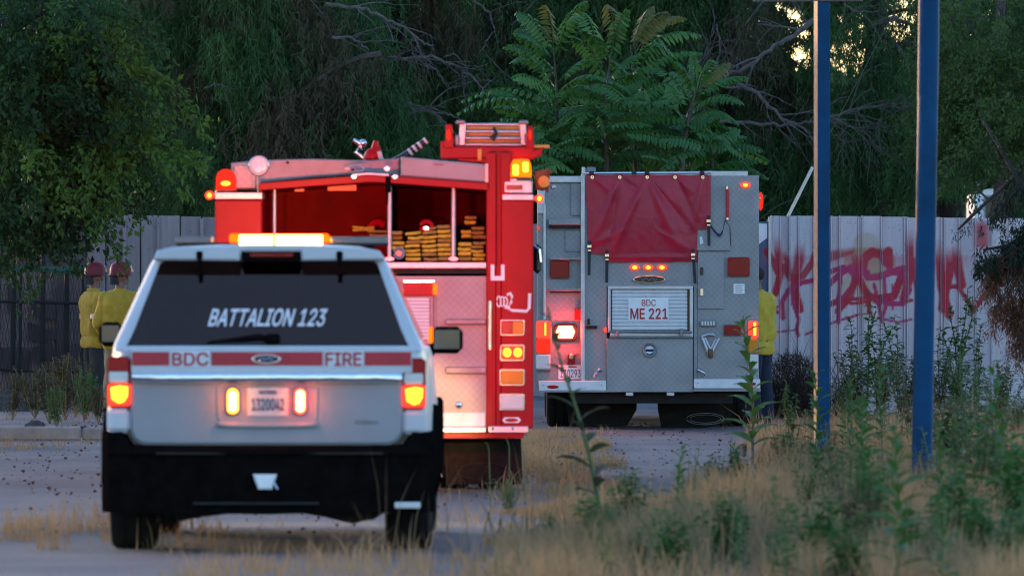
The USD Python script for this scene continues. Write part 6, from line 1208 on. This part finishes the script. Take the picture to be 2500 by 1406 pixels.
        for i in range(9): u = .05 + .4 * rng.random(); a = rng.uniform(0, 6.28); obj('leaf', MB().add(*leaf_strip(np.array([lean * u, 0, u]), unit(np.array([math.cos(a), math.sin(a), .6])), .16, .045, .4, rng)), mat, t, smooth=True)
    return t
PROTO = {}
def place(label, kind, px, py_tip, Y, seed=0, lean=0., mat='leaf_weed', group=None, rot=None):
    key = (kind, mat, seed % 3, lean)
    if key not in PROTO: PROTO[key] = weed(label, kind, px, py_tip, Y, 200 + seed * 7 + len(PROTO), lean or .1 * math.sin(len(PROTO) * 2.3), mat, group); return PROTO[key]
    src = PROTO[key]; H = EYE + (HOR - py_tip) * Y / F
    return copy_of(src, 'tall_weed' if kind not in ('bush', 'clump') else 'leafy_bush', label, (at(px, 0, Y)[0], Y, 0), 0 if rot is None else rot, (H * .95, H * .95, H), group)
place('tall leaning weed whose tip crosses the lit strobe lamp of the grey engine', 'thin', 1480, 748, 51, 2, -.22, 'leaf_weed_dry')
place('tall leafy weed in front of the right corner lamps of the grey engine', 'broad', 1838, 770, 72, 0, -.03, 'leaf_weed')
place('green weed left of the square pole, in front of the dry bush', 'narrow', 1942, 930, 72, 1)
place('leafy weed below the mud flap of the grey engine', 'broad', 1655, 1085, 54, 1, 0.03, 'leaf_weed'); place('thin weed at the right end of the road gap under the grey engine', 'thin', 1700, 1075, 60, 0, .02, 'leaf_weed')
place('dark green weed at the bottom edge below the square pole', 'narrow', 1916, 1160, 43, 2); place('big green weed in front of the foot of the round pole', 'broad', 2185, 1020, 43, 2, .03, 'leaf_weed')
place('big leafy weed at the right edge below the conifer', 'broad', 2452, 880, 54, 1, .0, 'leaf_weed', rot=40); place('pale upright weed right of the round pole', 'narrow', 2362, 860, 66, 0, 0, 'leaf_weed_pale'); place('bottom right corner weed with broad leaves', 'broad', 2300, 1210, 42, 2, 0.03, 'leaf_weed', rot=80)
place('narrow dark weed at the bottom edge below the road gap', 'narrow', 1482, 1285, 42.5, 1, rot=30); place('small weed beside the right rear tyre of the command vehicle', 'thin', 1092, 1255, 50, 0, .02, 'leaf_weed', rot=70)
for i, (px, py) in enumerate(((1188, 1075), (1236, 1066), (1272, 1085))): place(('left', 'middle', 'right')[i] + ' one of three thin hooked weeds in front of the red engine wheel', 'hook', px + 10, py, 59 - .3 * i, 0, -.02 if i else -.03, 'leaf_weed')
place('low leafy weed below the right column of the red engine', 'bush', 1240, 1170, 57, 0, 0, 'leaf_weed')
for i, (px, py, lab) in enumerate(((2112, 742, 'leftmost tall pointed weed against the fence right of the square pole'), (2142, 800, 'second pointed weed against the fence, beside the leftmost one'), (2072, 775, 'pointed weed right beside the square pole at the fence'), (2195, 770, 'pointed weed against the fence left of the round pole'), (2332, 703, 'tallest pointed weed against the fence right of the round pole'), (2388, 790, 'pointed weed below the hanging dead branch'), (2290, 800, 'pointed weed against the fence just right of the round pole'))):
    place(lab, 'narrow', px, py, 96 + .3 * i, i % 3, 0, 'leaf_weed', rot=50 * i)
for i, (px, py, Y, lab) in enumerate(((2090, 850, 94, 'dense leafy bush between the poles in front of the fence'), (2150, 870, 93, 'dense bush in the middle between the poles'), (2205, 840, 94.5, 'dense leafy bush touching the round pole on its left'), (2300, 850, 94, 'leafy bush right of the round pole under the graffiti'), (2360, 880, 92, 'leafy bush below the right end of the graffiti'), (2440, 870, 90, 'bush under the dead conifer branch'), (2060, 930, 92, 'low bush right of the square pole'), (2480, 960, 80, 'low bush at the right edge'))):
    place(lab, 'bush', px, py, Y, i % 3, 0, ('leaf_weed', 'leaf_weed_pale')[i % 2], rot=45 * i)
for i, (px, py, Y, lab, mt) in enumerate(((160, 850, 95, 'dry weed below the gate rail left of the firefighters', 'leaf_weed_dry'), (205, 895, 94, 'green weed at the feet of the left firefighter', 'leaf_weed'), (120, 900, 93, 'dry weed clump in front of the shed wall', 'leaf_weed_dry'), (240, 930, 92, 'dry weed at the left side of the command vehicle', 'leaf_weed_dry'), (85, 880, 96, 'dry weed leaning on the shed wall below the rail', 'leaf_weed_dry'), (185, 860, 97, 'tall dry weed beside the left firefighter', 'leaf_weed_dry'), (30, 900, 95, 'dry weed at the left edge of the shed wall', 'leaf_weed_dry'), (140, 935, 90, 'green weed on the kerb in front of the dry weeds', 'leaf_weed'))): place(lab, 'bush', px, py, Y, 1 + i, 0, mt, rot=30 * i)
rng = np.random.default_rng(404)
GR = 'tall green weeds scattered through the dry grass'
USED = {}
for i in range(96):
    Y = 44 + 36 * rng.random() ** 1.1; lo_px = 1330 if Y < 52 else 1500 if Y < 60 else 1760; px = rng.uniform(max(lo_px, 1250 + .35 * F / Y), 2540)
    kind = ('broad', 'narrow', 'broad', 'narrow', 'bush', 'bush', 'thin')[int(rng.integers(7))]; h = (.28 + .5 * rng.random() ** 1.5) * (1 if kind != 'bush' else .7) * (.7 + .5 * (px > 1950))
    mt = ('leaf_weed', 'leaf_weed_pale', 'leaf_weed_dry')[int(rng.integers(3))] if kind != 'broad' else 'leaf_weed'
    words = {'broad': 'broad leaved', 'narrow': 'densely leaved', 'thin': 'thin', 'bush': 'low bushy'}[kind]; tone = {'leaf_weed': 'green', 'leaf_weed_pale': 'pale green', 'leaf_weed_dry': 'yellowing'}[mt]
    row = 'at the bottom edge,' if Y < 48 else 'in front grass,' if Y < 55 else 'in middle grass,' if Y < 64 else 'at the grass back,'
    col = 'below the grey engine' if px < 1700 else 'below the grey engine right corner' if px < 1880 else 'left of the square pole' if px < 1980 else 'beside the square pole' if px < 2060 else 'between the two poles' if px < 2200 else 'beside the round pole' if px < 2310 else 'right of the round pole' if px < 2420 else 'near the right edge'
    lab = f'{tone} {words} weed {row} {col}'; k_ = USED.get(lab, 0); USED[lab] = k_ + 1
    if k_: lab = ('shorter ', 'further back ', 'leaning ')[min(k_ - 1, 2)] + lab
    place(lab, kind, px, HOR + (EYE - h) * F / Y, Y, int(rng.integers(3)), 0, mt, GR, rot=rng.uniform(0, 360))
for i, (px, py, Y, lab, mt) in enumerate(((1540, 1130, 54, 'broad leaved clump at the foot of the tall leaning weed', 'leaf_weed'), (1670, 1190, 52, 'broad leaved clump in the straw below the grey engine mud flap', 'leaf_weed'), (1800, 1075, 64, 'leafy clump at the foot of the weed by the right corner lamps', 'leaf_weed'), (1745, 1100, 62, 'pale clump on the edge of the gravel below the grey engine', 'leaf_weed_pale'),
    (1975, 1070, 62, 'leafy clump hiding the foot of the square pole', 'leaf_weed'), (2045, 1100, 58, 'leafy clump right of the foot of the square pole', 'leaf_weed'), (2130, 1120, 50, 'big leafy clump in front of the round pole, left of its foot', 'leaf_weed'), (2240, 1200, 46, 'big leafy clump at the bottom below the round pole', 'leaf_weed'), (2400, 1000, 56, 'leafy clump right of the round pole near the right edge', 'leaf_weed'),
    (2480, 1040, 50, 'big leafy clump at the right edge', 'leaf_weed'), (2470, 1240, 45, 'leafy clump in the bottom right corner', 'leaf_weed'), (2320, 940, 68, 'leafy clump right behind the round pole', 'leaf_weed_pale'), (2090, 960, 80, 'leafy clump between the poles in front of the bushes', 'leaf_weed'), (1925, 1040, 68, 'leafy clump left of the square pole on the gravel edge', 'leaf_weed'), (1560, 1270, 46, 'small leafy clump in the straw near the bottom', 'leaf_weed'), (1900, 1270, 46, 'leafy clump behind the dark weed at the bottom edge', 'leaf_weed_pale'), (1450, 1175, 48, 'broad leaved clump left of the tall leaning weed', 'leaf_weed'), (1625, 1225, 45, 'blurred leafy clump in the straw at the bottom, right of the leaning weed', 'leaf_weed'), (1765, 1180, 47, 'blurred leafy clump in the foreground straw below the corner lamps', 'leaf_weed'), (1995, 1170, 46, 'blurred leafy clump in the foreground below the square pole', 'leaf_weed'), (2085, 1235, 43.5, 'blurred leafy clump at the bottom edge between the poles', 'leaf_weed'), (2335, 1110, 48, 'tall leafy clump in the foreground right of the round pole', 'leaf_weed'), (2415, 1170, 46, 'blurred leafy clump in the foreground near the right edge', 'leaf_weed'), (1335, 1240, 52, 'small leafy clump on the edge of the straw beside the red engine', 'leaf_weed'))):
    place(lab, 'clump', px, py, Y, i % 3, 0, mt, rot=50 * i)
# dry twiggy bush behind the person
db = thing('dry_bush', 'dark dry twiggy bush against the fence right of the person', 'bush', (at(1935, 0, 96)[0], 96, 0)); q = MB(); r2 = np.random.default_rng(9)
for i in range(150): twigs(q, np.array([r2.normal(0, .26), r2.normal(0, .25), 0]), unit(np.array([r2.normal(0, .5), r2.normal(0, .4), 1])), .45 + .4 * r2.random(), .006, 1, r2, .5)
tag(obj('twigs', q, 'brush_dry', db), kind='stuff')
b_ = r2.normal(0, 1, (5000, 3)) * [.28, .25, .0] + [0, 0, 0]; b_[:, 2] = r2.random(5000) ** 1.2 * .75 * np.exp(-(b_[:, 0] / .5) ** 2); v, f = tri_leaves(b_, unit(r2.normal(0, .6, (5000, 3)) + [0, 0, .5]), .07 + .1 * r2.random(5000), .008 + 0 * b_[:, 0], r2); obj('dry_leaves', MB().add(v, f), 'brush_dry', db)
def blades(n, xf, h0, h1, wd, rng, lean=.35):
    x, y = xf(n); n = len(x); h = (h0 + (h1 - h0) * rng.random(n) ** 1.6) * np.clip(.45 + 2.6 * (meshkit.fbm(np.stack([x / .55, y / .8, 0 * x], 1), 3, 77) - .28), .35, 1.7); a = rng.uniform(0, 6.28, n); ln = lean * rng.random(n) * h; dx, dy = np.cos(a) * ln, np.sin(a) * ln; w = wd * (.6 + .8 * rng.random(n)); b = rng.uniform(0, 3.14, n); sx, sy = np.cos(b) * w / 2, np.sin(b) * w / 2
    z = np.zeros(n); V = np.stack([np.stack([x - sx, y - sy, z], 1), np.stack([x + sx, y + sy, z], 1), np.stack([x + dx * .35 + sx * .8, y + dy * .35 + sy * .8, h * .6], 1), np.stack([x + dx * .35 - sx * .8, y + dy * .35 - sy * .8, h * .6], 1), np.stack([x + dx, y + dy, h], 1)], 1).reshape(-1, 3)
    k = np.arange(n)[:, None] * 5; return V, np.vstack([k + [0, 1, 2], k + [0, 2, 3], k + [3, 2, 4]])
def region(polys, seed, clump=.5, thr=.42):
    """random ground points inside pixel polygons (px, ground row), gathered in clumps"""
    r = np.random.default_rng(seed)
    def go(n):
        X, Y_ = [], []
        for poly, share in polys:
            W_ = np.array([[(px - 1250) * ground_Y(py) / F, ground_Y(py)] for px, py in poly]); pg = Polygon(W_); lo, hi = W_.min(0) - [.5, 1.2], W_.max(0) + [.5, 1.2]; m = int(n * share * 6); p = lo + (hi - lo) * r.random((m, 2)); w1 = meshkit.fbm(np.stack([p[:, 0] * 1.3, p[:, 1] * .45, 0 * p[:, 0]], 1), 4, seed + 50) - .5; w2 = meshkit.fbm(np.stack([p[:, 0] * 1.3, p[:, 1] * .45, 0 * p[:, 0] + 9], 1), 4, seed + 90) - .5; ok = contains_xy(pg, p[:, 0] + 1.8 * w1, p[:, 1] + 5 * w2); p = p[ok]
            nz = meshkit.fbm(np.stack([p[:, 0] / clump, p[:, 1] / clump / 1.6, 0 * p[:, 0]], 1), 3, seed); p = p[nz + .10 * r.normal(size=len(p)) > thr][: int(n * share)]; X.append(p[:, 0]); Y_.append(p[:, 1])
        return np.concatenate(X), np.concatenate(Y_)
    return go
rg = np.random.default_rng(31)
dense = [([(1290, 1475), (1310, 1380), (1420, 1300), (1640, 1250), (1800, 1200), (2000, 1130), (2560, 1085), (2600, 1475)], .8), ([(1300, 1215), (1300, 1060), (1420, 1055), (1400, 1120), (1440, 1190)], .0), ([(1900, 1120), (1890, 1060), (2560, 1030), (2560, 1090)], .13)]
v, f = blades(90000, region(dense, 1, .42, .53), .02, .27, .0075, rg, 1.0); tag(obj('dry_grass', MB().add(v, f), 'grass_dry'), 'mass of dry tan grass over the right foreground', 'grass', kind='stuff')
v, f = blades(2500, region(dense, 2, .4, .5), .05, .30, .012, rg, .7); tag(obj('green_grass', MB().add(v, f), 'grass_green'), 'green blades mixed into the dry grass on the right', 'grass', kind='stuff')
v, f = blades(16000, region([([(1300, 1330), (1300, 1056), (1420, 1052), (1400, 1120), (1500, 1190), (1640, 1250), (1420, 1330)], 1.)], 12, .3, .44), .015, .11, .008, rg, 1.1); tag(obj('low_dry_grass', MB().add(v, f), 'grass_dry'), 'low dry grass on the gravel strip between the two engines', 'grass', kind='stuff')
sparse = [([(-20, 1345), (-20, 1285), (250, 1275), (250, 1335)], .22), ([(390, 1470), (400, 1395), (580, 1380), (620, 1470)], .2), ([(-20, 1100), (-20, 1083), (250, 1083), (250, 1100)], .05), ([(640, 1470), (680, 1380), (1090, 1350), (1290, 1335), (1290, 1470)], .22), ([(280, 1345), (300, 1290), (560, 1290), (560, 1345)], .06), ([(80, 1040), (80, 985), (255, 985), (255, 1040)], .06), ([(1075, 1325), (1080, 1190), (1310, 1170), (1310, 1325)], .08)]
v, f = blades(6500, region(sparse, 3, .25, .53), .03, .17, .007, rg, .9); tag(obj('dry_tufts', MB().add(v, f), 'grass_dry'), 'scattered dry grass tufts on the asphalt around the command vehicle', 'grass', kind='stuff')
v, f = blades(1100, region(dense[:1] + [(sparse[3][0], .04)], 7, .7, .4), .25, .5, .006, rg, .45); tag(obj('seed_stalks', MB().add(v, f), 'grass_dry'), 'taller dry seed stalks standing out of the grass on the right', 'grass', kind='stuff')
# loose litter on the lot
lit = MB(); xl, yl = region([([(-20, 1300), (-20, 1000), (1000, 1000), (1900, 1050), (1900, 1110), (1300, 1200), (1000, 1320)], 1.)], 17, .5, .42)(2600); nl = len(xl); s = .008 + .022 * rg.random(nl) ** 2; v, f = dia_leaves(np.stack([xl, yl, .02 + 0 * xl], 1), unit(np.stack([rg.normal(size=nl), rg.normal(size=nl), .12 * np.abs(rg.normal(size=nl))], 1)), s * 1.6, s, rg); tag(obj('leaf_litter', lit.add(v, f), 'leaf_litter'), 'loose dead leaves and twigs lying on the asphalt', 'litter', kind='stuff')
